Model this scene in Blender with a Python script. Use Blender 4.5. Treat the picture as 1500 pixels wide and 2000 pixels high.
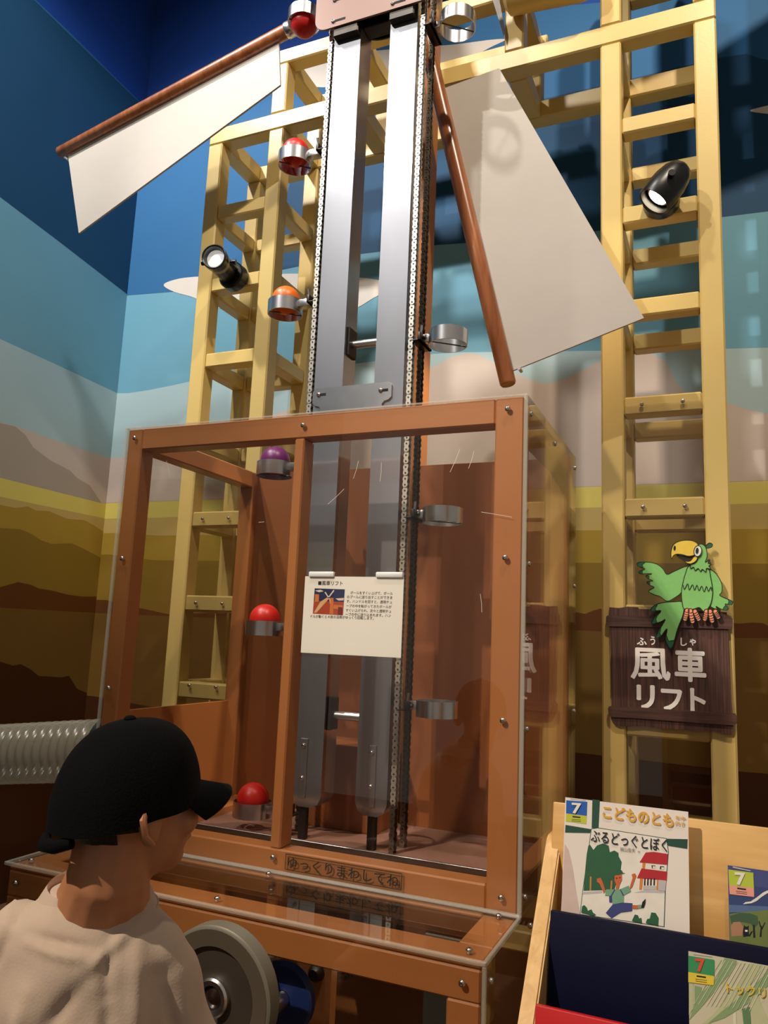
import bpy, bmesh, math, random
from mathutils import Vector, Matrix, noise as mnoise
random.seed(7)
for o in list(bpy.data.objects): bpy.data.objects.remove(o)
scene = bpy.context.scene
COL = scene.collection

# ------------------------------------------------------------------ camera
# axes measured from the vanishing points: X along the case front, Y into the room corner, Z up; metres
F_PX = 1520.0
ROW = (Vector((0.91773116, -0.02512041, -0.39640696)),
       Vector((0.3949682, 0.16341039, 0.90404489)),
       Vector((0.04206704, -0.98623831, 0.15988857)))
CAM = Vector((0.44652013, -1.90378399, 1.42445347))
right = Vector((ROW[0][0], ROW[1][0], ROW[2][0]))
down = Vector((ROW[0][1], ROW[1][1], ROW[2][1]))
fwd = Vector((ROW[0][2], ROW[1][2], ROW[2][2]))
cd = bpy.data.cameras.new('camera'); cam = bpy.data.objects.new('camera', cd); COL.objects.link(cam)
cd.sensor_fit = 'VERTICAL'; cd.sensor_height = 36.0; cd.lens = 36.0 * F_PX / 2000.0
cd.clip_start = 0.02; cd.clip_end = 60
m = Matrix.Identity(4)
for i in range(3):
    m[i][0] = right[i]; m[i][1] = -down[i]; m[i][2] = -fwd[i]; m[i][3] = CAM[i]
cam.matrix_world = m
scene.camera = cam

# ------------------------------------------------------------------ world, lamps, exposure
w = bpy.data.worlds.new('room_air'); scene.world = w; w.use_nodes = True
w.node_tree.nodes['Background'].inputs[0].default_value = (1.0, 0.88, 0.76, 1)
w.node_tree.nodes['Background'].inputs[1].default_value = 0.22
scene.view_settings.view_transform = 'Standard'; scene.view_settings.look = 'None'
scene.view_settings.gamma = 1.0; scene.view_settings.use_curve_mapping = False
scene.view_settings.exposure = 0.0

def spot(name, loc, aim, power, col, angle, blend=0.5, radius=0.05):
    d = bpy.data.lights.new(name, 'SPOT'); d.energy = power; d.color = col
    d.spot_size = math.radians(angle); d.spot_blend = blend; d.shadow_soft_size = radius
    o = bpy.data.objects.new(name, d); COL.objects.link(o); o.location = loc
    o.rotation_euler = (Vector(aim) - Vector(loc)).to_track_quat('-Z', 'Y').to_euler()
    return o
WARM = (1.0, 0.84, 0.66); WHITE = (1.0, 0.96, 0.91)
spot('ceiling_lamp', (-2.68, -1.0, 5.8), (-2.2, 1.3, 3.0), 530, WHITE, 72, 0.6, 0.08)
spot('ceiling_lamp', (-1.0, -1.3, 5.8), (-1.3, 1.0, 3.4), 210, WHITE, 96, 0.7, 0.08)
spot('ceiling_lamp', (0.9, -1.2, 5.8), (0.5, 1.2, 3.0), 430, WARM, 84, 0.7)
spot('ceiling_lamp', (-2.2, -3.4, 5.8), (-0.6, 0.4, 2.9), 470, WHITE, 38, 0.5)
spot('ceiling_lamp', (-2.4, -4.5, 5.8), (0.28, -0.4, 1.15), 1350, WARM, 27, 0.7)

# ------------------------------------------------------------------ measuring helpers (photograph pixels -> room points)
def ray(p):
    v = Vector(((p[0] - 750.0) / F_PX, (p[1] - 1000.0) / F_PX, 1.0))
    return Vector((ROW[0].dot(v), ROW[1].dot(v), ROW[2].dot(v)))
def at(p, X=None, Y=None, Z=None):
    r = ray(p)
    t = (X - CAM.x) / r.x if X is not None else (Y - CAM.y) / r.y if Y is not None else (Z - CAM.z) / r.z
    return CAM + r * t
def pd(p, d): return CAM + ray(p) * d
def on_plane(p, P0, N):
    r = ray(p); return CAM + r * ((P0 - CAM).dot(N) / r.dot(N))

# ------------------------------------------------------------------ materials
def s2l(c):
    c = c / 255.0
    return c / 12.92 if c <= 0.04045 else ((c + 0.055) / 1.055) ** 2.4
def rgb(c): return (s2l(c[0]), s2l(c[1]), s2l(c[2]), 1.0)
MATS = {}
def mat(name, col, rough=0.5, metal=0.0, var=0.06, scale=6.0, bump=0.0, bscale=60.0, coat=0.0, aniso=0.0, spec=0.5, stretch=None, sheen=0.0, sub=0.0):
    if name in MATS: return MATS[name]
    M = bpy.data.materials.new(name); M.use_nodes = True
    nt = M.node_tree; b = nt.nodes['Principled BSDF']; L = nt.links.new
    tc = nt.nodes.new('ShaderNodeTexCoord'); nz = nt.nodes.new('ShaderNodeTexNoise')
    nz.inputs['Scale'].default_value = scale; nz.inputs['Detail'].default_value = 4
    src = tc.outputs['Object']
    if stretch:
        mp = nt.nodes.new('ShaderNodeMapping'); mp.inputs['Scale'].default_value = stretch
        L(src, mp.inputs['Vector']); src = mp.outputs['Vector']
    L(src, nz.inputs['Vector'])
    rmp = nt.nodes.new('ShaderNodeValToRGB')
    c = rgb(col)
    rmp.color_ramp.elements[0].position = 0.3; rmp.color_ramp.elements[1].position = 0.7
    rmp.color_ramp.elements[0].color = tuple(x * (1 - var) for x in c[:3]) + (1,)
    rmp.color_ramp.elements[1].color = tuple(min(1, x * (1 + var)) for x in c[:3]) + (1,)
    L(nz.outputs['Fac'], rmp.inputs['Fac']); L(rmp.outputs['Color'], b.inputs['Base Color'])
    b.inputs['Roughness'].default_value = rough; b.inputs['Metallic'].default_value = metal
    b.inputs['Specular IOR Level'].default_value = spec
    if coat: b.inputs['Coat Weight'].default_value = coat; b.inputs['Coat Roughness'].default_value = 0.15
    if sheen: b.inputs['Sheen Weight'].default_value = sheen
    if sub: b.inputs['Subsurface Weight'].default_value = sub; b.inputs['Subsurface Radius'].default_value = (0.02, 0.008, 0.004); b.inputs['Subsurface Scale'].default_value = 0.3
    if aniso:
        b.inputs['Anisotropic'].default_value = aniso
        tg = nt.nodes.new('ShaderNodeTangent'); tg.direction_type = 'RADIAL'; tg.axis = 'Z'
        L(tg.outputs[0], b.inputs['Tangent'])
        mr = nt.nodes.new('ShaderNodeMapRange'); mr.inputs['To Min'].default_value = rough * 0.75; mr.inputs['To Max'].default_value = rough * 1.25
        L(nz.outputs['Fac'], mr.inputs['Value']); L(mr.outputs[0], b.inputs['Roughness'])
    if bump:
        n2 = nt.nodes.new('ShaderNodeTexNoise'); n2.inputs['Scale'].default_value = bscale; n2.inputs['Detail'].default_value = 3
        L(src, n2.inputs['Vector'])
        bp = nt.nodes.new('ShaderNodeBump'); bp.inputs['Strength'].default_value = bump; bp.inputs['Distance'].default_value = 0.004
        L(n2.outputs['Fac'], bp.inputs['Height']); L(bp.outputs[0], b.inputs['Normal'])
    MATS[name] = M; return M
def acrylic(name, tint=(0.97, 0.965, 0.95), f0=0.045, rough=0.01):
    M = bpy.data.materials.new(name); M.use_nodes = True; nt = M.node_tree; L = nt.links.new
    nt.nodes.remove(nt.nodes['Principled BSDF'])
    out = nt.nodes['Material Output']
    tr = nt.nodes.new('ShaderNodeBsdfTransparent'); tr.inputs[0].default_value = tint + (1,)
    gl = nt.nodes.new('ShaderNodeBsdfGlossy'); gl.inputs['Roughness'].default_value = rough
    lw = nt.nodes.new('ShaderNodeLayerWeight'); lw.inputs['Blend'].default_value = 0.5
    pw = nt.nodes.new('ShaderNodeMath'); pw.operation = 'POWER'; pw.inputs[1].default_value = 4.0
    mr = nt.nodes.new('ShaderNodeMapRange'); mr.inputs['To Min'].default_value = f0; mr.inputs['To Max'].default_value = 1.0
    mx = nt.nodes.new('ShaderNodeMixShader')
    L(lw.outputs['Facing'], pw.inputs[0]); L(pw.outputs[0], mr.inputs['Value']); L(mr.outputs[0], mx.inputs[0])
    L(tr.outputs[0], mx.inputs[1]); L(gl.outputs[0], mx.inputs[2]); L(mx.outputs[0], out.inputs[0])
    MATS[name] = M; return M
def emit(name, col, strength):
    M = bpy.data.materials.new(name); M.use_nodes = True; b = M.node_tree.nodes['Principled BSDF']
    b.inputs['Base Color'].default_value = (0.8, 0.8, 0.8, 1); b.inputs['Emission Color'].default_value = col + (1,); b.inputs['Emission Strength'].default_value = strength
    MATS[name] = M; return M
def wood(name, c1, c2, rough=0.4, axis=(3, 40, 40), coat=0.2):
    M = bpy.data.materials.new(name); M.use_nodes = True; nt = M.node_tree; L = nt.links.new; b = nt.nodes['Principled BSDF']
    tc = nt.nodes.new('ShaderNodeTexCoord'); mp = nt.nodes.new('ShaderNodeMapping'); mp.inputs['Scale'].default_value = axis
    nz = nt.nodes.new('ShaderNodeTexNoise'); nz.inputs['Scale'].default_value = 1.0; nz.inputs['Detail'].default_value = 5; nz.inputs['Distortion'].default_value = 0.6
    r = nt.nodes.new('ShaderNodeValToRGB'); r.color_ramp.elements[0].position = 0.35; r.color_ramp.elements[1].position = 0.68
    r.color_ramp.elements[0].color = rgb(c1); r.color_ramp.elements[1].color = rgb(c2)
    L(tc.outputs['Object'], mp.inputs[0]); L(mp.outputs[0], nz.inputs['Vector']); L(nz.outputs['Fac'], r.inputs['Fac']); L(r.outputs['Color'], b.inputs['Base Color'])
    b.inputs['Roughness'].default_value = rough; b.inputs['Coat Weight'].default_value = coat
    MATS[name] = M; return M
YEL = mat('yellow_paint', (212, 184, 112), 0.38, var=0.05, scale=3, bump=0.05, bscale=90)
BRN = mat('brown_paint', (182, 118, 68), 0.36, var=0.05, scale=3, bump=0.04, bscale=90)
STEEL = mat('brushed_steel', (186, 187, 193), 0.17, 1.0, var=0.10, scale=4, aniso=0.98, stretch=(1, 1, 0.35))
def two_lobe(M, broad, fac):
    nt = M.node_tree; L_ = nt.links.new; b = nt.nodes['Principled BSDF']
    g = nt.nodes.new('ShaderNodeBsdfGlossy'); g.inputs['Roughness'].default_value = broad
    mx = nt.nodes.new('ShaderNodeMixShader'); mx.inputs[0].default_value = fac
    src = b.inputs['Base Color'].links[0].from_socket; L_(src, g.inputs['Color'])
    L_(b.outputs[0], mx.inputs[1]); L_(g.outputs[0], mx.inputs[2]); L_(mx.outputs[0], nt.nodes['Material Output'].inputs[0])
two_lobe(STEEL, 0.46, 0.42)
STEELP = mat('polished_steel', (214, 214, 216), 0.28, 1.0, var=0.05, scale=20)
STEELD = mat('dark_steel', (70, 66, 62), 0.42, 0.9, var=0.15, scale=15)
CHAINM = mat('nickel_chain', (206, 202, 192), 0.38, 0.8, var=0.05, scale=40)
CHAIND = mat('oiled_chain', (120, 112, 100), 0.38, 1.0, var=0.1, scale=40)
SCREW = mat('screw_steel', (200, 195, 188), 0.2, 1.0, var=0.03)
BRN_SHADED = mat('shaded_brown_paint', (144, 85, 48), 0.34, var=0.05, scale=3, bump=0.04, bscale=90)  # the brown paint darkened, shade inside the case put into its colour
PLATE = mat('anodised_plate', (132, 102, 92), 0.45, 0.25, var=0.04, scale=3)
SAIL = mat('painted_board', (196, 187, 176), 0.7, var=0.05, scale=2.5, bump=0.15, bscale=25)
POLE = wood('turned_wood', (134, 74, 38), (174, 106, 60), 0.3, (30, 30, 3), 0.4)
BLACK = mat('black_metal', (14, 14, 15), 0.35, var=0.1)
DARK = mat('dark_void', (18, 14, 11), 0.8)
RUBBER = mat('black_rubber', (20, 20, 20), 0.6)
ACR = acrylic('clear_acrylic')

def milky(name, col, amount):
    M = mat(name, col, 0.22, var=0.02, spec=0.7); nt = M.node_tree; L_ = nt.links.new
    tr = nt.nodes.new('ShaderNodeBsdfTransparent'); mx = nt.nodes.new('ShaderNodeMixShader'); mx.inputs[0].default_value = amount
    L_(tr.outputs[0], mx.inputs[1]); L_(nt.nodes['Principled BSDF'].outputs[0], mx.inputs[2]); L_(mx.outputs[0], nt.nodes['Material Output'].inputs[0])
    return M
ACRE = milky('acrylic_edge', (222, 216, 202), 0.26)  # whitish colour paints in the highlights along the acrylic edges
HOSEM = milky('hose_plastic', (158, 152, 134), 0.5)
PAPER = mat('white_paper', (244, 240, 234), 0.7, var=0.01)
INK = mat('black_ink', (18, 16, 16), 0.6, var=0.0)

# ------------------------------------------------------------------ mesh helpers
class MB:
    def __init__(s): s.bm = bmesh.new(); s.mi = 0
    def _set(s, faces):
        for f in faces: f.material_index = s.mi
    def box(s, x0, x1, y0, y1, z0, z1, bevel=0.0, seg=2):
        r = bmesh.ops.create_cube(s.bm, size=1.0)
        vs = r['verts']
        for v in vs:
            v.co = Vector(((x0 + x1) / 2 + v.co.x * (x1 - x0), (y0 + y1) / 2 + v.co.y * (y1 - y0), (z0 + z1) / 2 + v.co.z * (z1 - z0)))
        fs = {f for v in vs for f in v.link_faces}; s._set(fs)
        if bevel:
            es = {e for v in vs for e in v.link_edges}
            r2 = bmesh.ops.bevel(s.bm, geom=list(es), offset=bevel, segments=seg, affect='EDGES', profile=0.5)
            s._set(r2['faces'])
        return s
    def hexa(s, pts, bevel=0.0):   # eight corners: bottom 4 then top 4
        vs = [s.bm.verts.new(p) for p in pts]
        fs = [s.bm.faces.new([vs[i] for i in q]) for q in ((3, 2, 1, 0), (4, 5, 6, 7), (0, 1, 5, 4), (1, 2, 6, 5), (2, 3, 7, 6), (3, 0, 4, 7))]
        s._set(fs)
        bmesh.ops.recalc_face_normals(s.bm, faces=fs)
        if bevel:
            es = {e for f in fs for e in f.edges}
            r2 = bmesh.ops.bevel(s.bm, geom=list(es), offset=bevel, segments=2, affect='EDGES', profile=0.5); s._set(r2['faces'])
        return s
    def rings(s, rings, cap=True, closed=True):
        V = [[s.bm.verts.new(p) for p in r] for r in rings]; n = len(V[0]); fs = []
        for a, b in zip(V[:-1], V[1:]):
            for i in range(n if closed else n - 1):
                j = (i + 1) % n; fs.append(s.bm.faces.new((a[i], a[j], b[j], b[i])))
        if cap and closed:
            fs.append(s.bm.faces.new(list(reversed(V[0])))); fs.append(s.bm.faces.new(V[-1]))
        s._set(fs)
        bmesh.ops.recalc_face_normals(s.bm, faces=fs)
        return s
    def tube(s, path, radii, seg=12, cap=True):
        path = [Vector(p) for p in path]
        if not isinstance(radii, (list, tuple)): radii = [radii] * len(path)
        out = []; up = None
        for i, p in enumerate(path):
            d = (path[min(i + 1, len(path) - 1)] - path[max(i - 1, 0)]).normalized()
            if up is None:
                up = Vector((0, 0, 1)) if abs(d.z) < 0.9 else Vector((0, 1, 0))
            a = up - d * up.dot(d)
            if a.length < 1e-6: a = d.orthogonal()
            a.normalize(); b = d.cross(a); up = a
            out.append([p + (a * math.cos(t) + b * math.sin(t)) * radii[i] for t in [2 * math.pi * k / seg for k in range(seg)]])
        return s.rings(out, cap)
    def cyl(s, p0, p1, r, seg=16, r1=None): return s.tube([p0, p1], [r, r if r1 is None else r1], seg)
    def lathe(s, prof, origin, axis, seg=24, cap=False):    # prof: (radius, along)
        axis = Vector(axis).normalized(); a = axis.orthogonal().normalized(); b = axis.cross(a); o = Vector(origin)
        R = [[o + axis * h + (a * math.cos(t) + b * math.sin(t)) * max(r, 1e-4) for t in [2 * math.pi * k / seg for k in range(seg)]] for r, h in prof]
        return s.rings(R, cap)
    def prism(s, pts, off):       # closed outline of 3d points, extruded by vector off
        off = Vector(off); a = [s.bm.verts.new(Vector(p)) for p in pts]; b = [s.bm.verts.new(Vector(p) + off) for p in pts]
        n = len(pts); fs = [s.bm.faces.new(a), s.bm.faces.new(list(reversed(b)))]
        for i in range(n):
            j = (i + 1) % n; fs.append(s.bm.faces.new((a[j], a[i], b[i], b[j])))
        s._set(fs); bmesh.ops.recalc_face_normals(s.bm, faces=fs)
        return s
    def poly(s, pts):
        f = s.bm.faces.new([s.bm.verts.new(Vector(p)) for p in pts]); f.material_index = s.mi; return s
    def ball(s, c, r, u=24, v=14, sc=(1, 1, 1), rot=None):
        res = bmesh.ops.create_uvsphere(s.bm, u_segments=u, v_segments=v, radius=1.0)
        for vt in res['verts']:
            p = Vector((vt.co.x * sc[0] * r, vt.co.y * sc[1] * r, vt.co.z * sc[2] * r))
            if rot: p = rot @ p
            vt.co = p + Vector(c)
        s._set({f for vt in res['verts'] for f in vt.link_faces}); return s
    def mesh(s, name, mats, smooth=True):
        me = bpy.data.meshes.new(name); s.bm.to_mesh(me); s.bm.free()
        for m_ in (mats if isinstance(mats, (list, tuple)) else [mats]): me.materials.append(m_)
        if smooth:
            me.polygons.foreach_set('use_smooth', [True] * len(me.polygons))
            me.set_sharp_from_angle(angle=math.radians(38))
        return me
    def build(s, name, mats, parent=None, smooth=True):
        return link(name, s.mesh(name, mats, smooth), parent)
def link(name, me, parent=None):
    o = bpy.data.objects.new(name, me); COL.objects.link(o)
    if parent: o.parent = parent; o.matrix_parent_inverse = Matrix.Translation(-world_loc(parent))
    return o
def world_loc(o): return Vector(o.location)
def tag(o, label, cat, group=None):
    o['label'] = label; o['category'] = cat
    if group: o['group'] = group
    return o
def thing(name, loc, label, cat, group=None):
    o = bpy.data.objects.new(name, None); COL.objects.link(o); o.location = loc; o.empty_display_size = 0.05
    return tag(o, label, cat, group)
def structure(o): o['kind'] = 'structure'; return o
def part_copy(src, parent, loc):
    c = src.copy(); COL.objects.link(c); c.parent = parent
    c.matrix_parent_inverse = Matrix.Translation(-Vector(parent.location)); c.location = loc; return c
def bx(name, x0, x1, y0, y1, z0, z1, m_, parent, bevel=0.004):
    return MB().box(x0, x1, y0, y1, z0, z1, bevel, 1).build(name, m_, parent, False)
def remesh(mb, voxel, smooth_it=3):
    me = bpy.data.meshes.new('tmp'); mb.bm.to_mesh(me); mb.bm.free()
    sc = bpy.data.scenes.new('tmp'); o = bpy.data.objects.new('tmp', me); sc.collection.objects.link(o)
    r = o.modifiers.new('r', 'REMESH'); r.mode = 'VOXEL'; r.voxel_size = voxel
    if smooth_it:
        sm = o.modifiers.new('s', 'SMOOTH'); sm.factor = 0.5; sm.iterations = smooth_it
    vl = sc.view_layers[0]; vl.update(); dg = vl.depsgraph
    out = bpy.data.meshes.new_from_object(o.evaluated_get(dg))
    bpy.data.objects.remove(o); bpy.data.meshes.remove(me); bpy.data.scenes.remove(sc)
    out.polygons.foreach_set('use_smooth', [True] * len(out.polygons)); return out
def text_mesh(s, bold=0.0, extrude=0.0, align='LEFT', line=1.0):
    cu = bpy.data.curves.new('txt', 'FONT'); cu.body = s; cu.offset = bold; cu.extrude = extrude; cu.align_x = align; cu.space_line = line
    cu.resolution_u = 3
    o = bpy.data.objects.new('txt', cu)
    me = bpy.data.meshes.new_from_object(o)
    bpy.data.objects.remove(o); bpy.data.curves.remove(cu)
    return me
def place_text(name, s, P0, P1, N, m_, parent, height=None, bold=0.0, lift=0.0006, thick=0.0):
    """text whose ink runs from P0 (lower left) to P1 (lower right) on the plane with normal N (towards the viewer);
    bold adds copies shifted sideways by that share of the letter size"""
    me = text_mesh(s, 0.0, 0.0)
    vs = [v.co.copy() for v in me.vertices]; fs = [tuple(p.vertices) for p in me.polygons]; bpy.data.meshes.remove(me)
    shifts = [(0, 0)] + ([(bold * math.cos(t), bold * math.sin(t)) for t in [math.pi * k / 4 for k in range(8)]] if bold else [])
    x0, x1 = min(v.x for v in vs) - bold, max(v.x for v in vs) + bold; y0, y1 = min(v.y for v in vs) - bold, max(v.y for v in vs) + bold
    d = (P1 - P0); ux = d.normalized(); uy = N.cross(ux).normalized()
    sx = d.length / (x1 - x0); sy = sx if height is None else height / (y1 - y0)
    V, Fc = [], []
    for i, (dx, dy) in enumerate(shifts):
        o0 = len(V)
        V += [P0 + ux * ((v.x + dx - x0) * sx) + uy * ((v.y + dy - y0) * sy) + N * (lift + thick + 1.5e-5 * i) for v in vs]
        Fc += [tuple(j + o0 for j in f) for f in fs]
    me = bpy.data.meshes.new(name); me.from_pydata(V, [], Fc); me.materials.append(m_)
    return link(name, me, parent)
def strip(mb, pts, width, N):
    pts = [Vector(p) for p in pts]; L_ = []; R_ = []
    for i, p in enumerate(pts):
        d = (pts[min(i + 1, len(pts) - 1)] - pts[max(i - 1, 0)]).normalized(); sd = N.cross(d).normalized() * width / 2
        L_.append(mb.bm.verts.new(p + sd)); R_.append(mb.bm.verts.new(p - sd))
    for i in range(len(pts) - 1):
        f = mb.bm.faces.new((R_[i], R_[i + 1], L_[i + 1], L_[i])); f.material_index = mb.mi
def smooth_pts(pts, n=6, closed=True):
    """Catmull-Rom through 2d points"""
    out = []; k = len(pts)
    rng = range(k) if closed else range(k - 1)
    for i in rng:
        p0 = pts[(i - 1) % k] if closed or i > 0 else pts[0]; p1 = pts[i]; p2 = pts[(i + 1) % k]; p3 = pts[(i + 2) % k] if closed or i + 2 < k else pts[-1]
        for j in range(n):
            t = j / n
            out.append(tuple(0.5 * ((2 * p1[a]) + (-p0[a] + p2[a]) * t + (2 * p0[a] - 5 * p1[a] + 4 * p2[a] - p3[a]) * t * t + (-p0[a] + 3 * p1[a] - 3 * p2[a] + p3[a]) * t ** 3) for a in (0, 1)))
    if not closed: out.append(tuple(pts[-1]))
    return out
def screw_mesh(axis, r=0.0075):
    a = Vector(axis)
    mb = MB(); mb.lathe([(r, 0.0), (r, 0.002), (r * 0.85, 0.0045), (r * 0.5, 0.006), (r * 0.36, 0.0060), (r * 0.34, 0.0035), (0.0001, 0.0035)], (0, 0, 0), a, 12)
    return mb.mesh('screw', SCREW)
SCR_F = screw_mesh((0, -1, 0)); SCR_R = screw_mesh((1, 0, 0)); SCR_U = screw_mesh((0, 0, 1))
def screw(me, loc, parent):
    o = bpy.data.objects.new('screw', me); COL.objects.link(o); o.parent = parent
    o.location = Vector(loc) - Vector(parent.location); return o

# ------------------------------------------------------------------ the room
YB = 1.70; XL = -2.98; ZT = 6.0; XR = 2.6; YF = -4.8
CARPET = mat('floor_carpet', (96, 66, 44), 0.9, var=0.15, scale=40, bump=0.3, bscale=300)
structure(MB().box(XL - 0.1, XR, YF, YB + 0.1, -0.05, 0.0).build('floor', CARPET, None, False))
structure(MB().box(XL - 0.1, XR, YF, YB + 0.1, ZT, ZT + 0.1).build('ceiling', mat('ceiling_paint', (40, 38, 36), 0.9), None, False))

def mural(name, c): return mat('mural_' + name, c, 0.6, var=0.03, scale=2.0, spec=0.2, bump=0.03, bscale=200)
MUR = [mural('royal_blue', (34, 74, 156)), mural('blue', (52, 108, 158)), mural('navy', (34, 76, 112)), mural('teal', (114, 168, 190)),
       mural('pale_blue', (176, 200, 204)), mural('rose_beige', (206, 190, 178)), mural('stone', (176, 162, 148)), mural('yellow', (222, 206, 108)),
       mural('tan', (196, 170, 102)), mural('gold', (172, 142, 54)), mural('olive', (140, 112, 40)), mural('umber', (98, 58, 24)),
       mural('brown_olive', (112, 82, 34)), mural('dark_umber', (66, 36, 14))]
# lower edge of every band, as pixels measured on the wall
LEFT_EDGES = [
    [(70, 0), (135, 62), (272, 198)],
    [(70, 3), (272, 200)],
    [(0, 385), (110, 468), (251, 577)],
    [(0, 662), (110, 712), (229, 768)],
    [(0, 825), (30, 832), (120, 864), (216, 895)],
    [(0, 826), (30, 833), (50, 850), (65, 874), (100, 900), (137, 919), (150, 933), (175, 948), (199, 983)],
    [(0, 933), (199, 983)],
    [(0, 970), (207, 1013)],
    [(0, 986), (30, 992), (55, 989), (70, 997), (95, 998), (130, 1013), (165, 1016), (185, 1027), (200, 1037), (223, 1041)],
    [(0, 1031), (40, 1034), (60, 1042), (80, 1055), (100, 1062), (140, 1061), (170, 1075), (197, 1090), (218, 1083)],
    [(0, 1147), (35, 1137), (60, 1142), (75, 1149), (105, 1154), (130, 1161), (160, 1165), (195, 1165), (208, 1172)],
    [(0, 1187), (205, 1198)],
    [(0, 1292), (25, 1300), (40, 1297), (60, 1307), (75, 1320), (120, 1323), (135, 1320), (150, 1345), (185, 1360)]]
BACK_EDGES = [
    [(272, 198), (420, 165), (560, 110), (750, 60), (1037, 17), (1173, 5), (1500, -60)],
    [(251, 576.5), (365, 567.5), (470, 545), (530, 520), (555, 400), (580, 305), (620, 292), (702, 273), (730, 267), (1067, 192), (1173, 168), (1405, 113), (1458, 105), (1485, 114), (1500, 117)],
    [(251, 577), (365, 568), (500, 538), (690, 498), (740, 492), (835, 480), (905, 475), (1200, 448), (1420, 423), (1500, 413)],
    [(229, 768), (250, 768), (290, 762), (340, 752), (370, 745), (520, 728), (681, 712), (730, 706), (835, 692), (905, 688), (1100, 686), (1171, 685), (1424, 681), (1500, 679)],
    [(216, 895), (240, 893), (430, 840), (600, 790), (700, 765), (790, 742), (830, 722), (850, 715), (880, 698), (912, 689), (935, 693), (960, 705), (1000, 727), (1040, 743), (1065, 750), (1100, 742), (1140, 722), (1171, 705), (1230, 687), (1270, 690), (1300, 705), (1320, 745), (1345, 775), (1432, 790), (1460, 800), (1500, 808)],
    [(199, 982), (1500, 938)],
    [(199, 983), (1500, 939)],
    [(207, 1013), (1127, 992), (1500, 983)],
    [(223, 1041), (310, 1046), (600, 1042), (1127, 1036), (1500, 1033)],
    [(218, 1083), (300, 1094), (600, 1098), (1127, 1099), (1500, 1101)],
    [(208, 1172), (240, 1180), (330, 1200), (600, 1190), (1127, 1196), (1143, 1199), (1157, 1193), (1172, 1189), (1300, 1200), (1443, 1218), (1470, 1216), (1490, 1217), (1500, 1222)],
    [(205, 1198), (600, 1215), (1127, 1231), (1445, 1246), (1500, 1246)],
    [(185, 1360), (400, 1400), (700, 1440), (1127, 1470), (1458, 1508), (1500, 1511)]]
def interp(tab, u):
    if u <= tab[0][0]: 
        return tab[0][1]
    for (a, za), (b, zb) in zip(tab[:-1], tab[1:]):
        if u <= b: return za + (zb - za) * (u - a) / (b - a) if b > a else zb
    return tab[-1][1]
def mural_wall(name, edges, along, fixed, u0, u1, n=170):
    tabs = []
    for e in edges:
        t = []
        for p in e:
            q = at(p, Y=fixed) if along == 'X' else at(p, X=fixed)
            t.append((q.x if along == 'X' else q.y, q.z))
        tabs.append(sorted(t))
    us = sorted(set([u0 + (u1 - u0) * i / n for i in range(n + 1)] + [t[0] for tb in tabs for t in tb if u0 < t[0] < u1]))
    bm = bmesh.new(); prev = None
    for u in us:
        zs = [ZT]
        for tb in tabs: zs.append(max(0.0, min(zs[-1], interp(tb, u))))
        zs.append(0.0)
        row = [bm.verts.new((u, fixed, z) if along == 'X' else (fixed, u, z)) for z in zs]
        if prev:
            for k in range(len(zs) - 1):
                if (prev[k].co - prev[k + 1].co).length < 1e-5 and (row[k].co - row[k + 1].co).length < 1e-5: continue
                f = bm.faces.new((prev[k], prev[k + 1], row[k + 1], row[k])); f.material_index = k
        prev = row
    bmesh.ops.remove_doubles(bm, verts=bm.verts[:], dist=1e-5)
    me = bpy.data.meshes.new(name); bm.to_mesh(me); bm.free()
    for m_ in MUR: me.materials.append(m_)
    return structure(link(name, me))
wall_back = mural_wall('wall_back', BACK_EDGES, 'X', YB, XL, XR)
# left wall: edges run from the room corner towards the viewer, carried on with their slope
ext = []
for e in LEFT_EDGES:
    a, b = at(e[0], X=XL), at(e[-1], X=XL)
    ext.append(e)
wall_left = mural_wall('wall_left', ext, 'Y', XL, YF, YB)
def cloud(px, parent):
    pts = [at(p, Y=YB) + Vector((0, -0.002, 0)) for p in smooth_pts(px, 5)]
    return MB().prism(pts, (0, 0.0018, 0)).build('cloud', mat('mural_cloud', (226, 216, 206), 0.5, var=0.03), parent, False)
cloud([(320, 557), (340, 547), (380, 541), (480, 537), (600, 535), (690, 541), (745, 548), (800, 560), (740, 577), (690, 604), (620, 612), (500, 612), (420, 600), (378, 581), (340, 570)], wall_back)
cloud([(560, 140), (640, 112), (760, 97), (880, 88), (960, 78), (987, 78), (960, 92), (900, 122), (840, 140), (760, 150), (680, 168), (600, 168)], wall_back)
cloud([(1467, 218), (1485, 210), (1530, 202), (1600, 196), (1640, 200), (1600, 216), (1530, 224)], wall_back)

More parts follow.
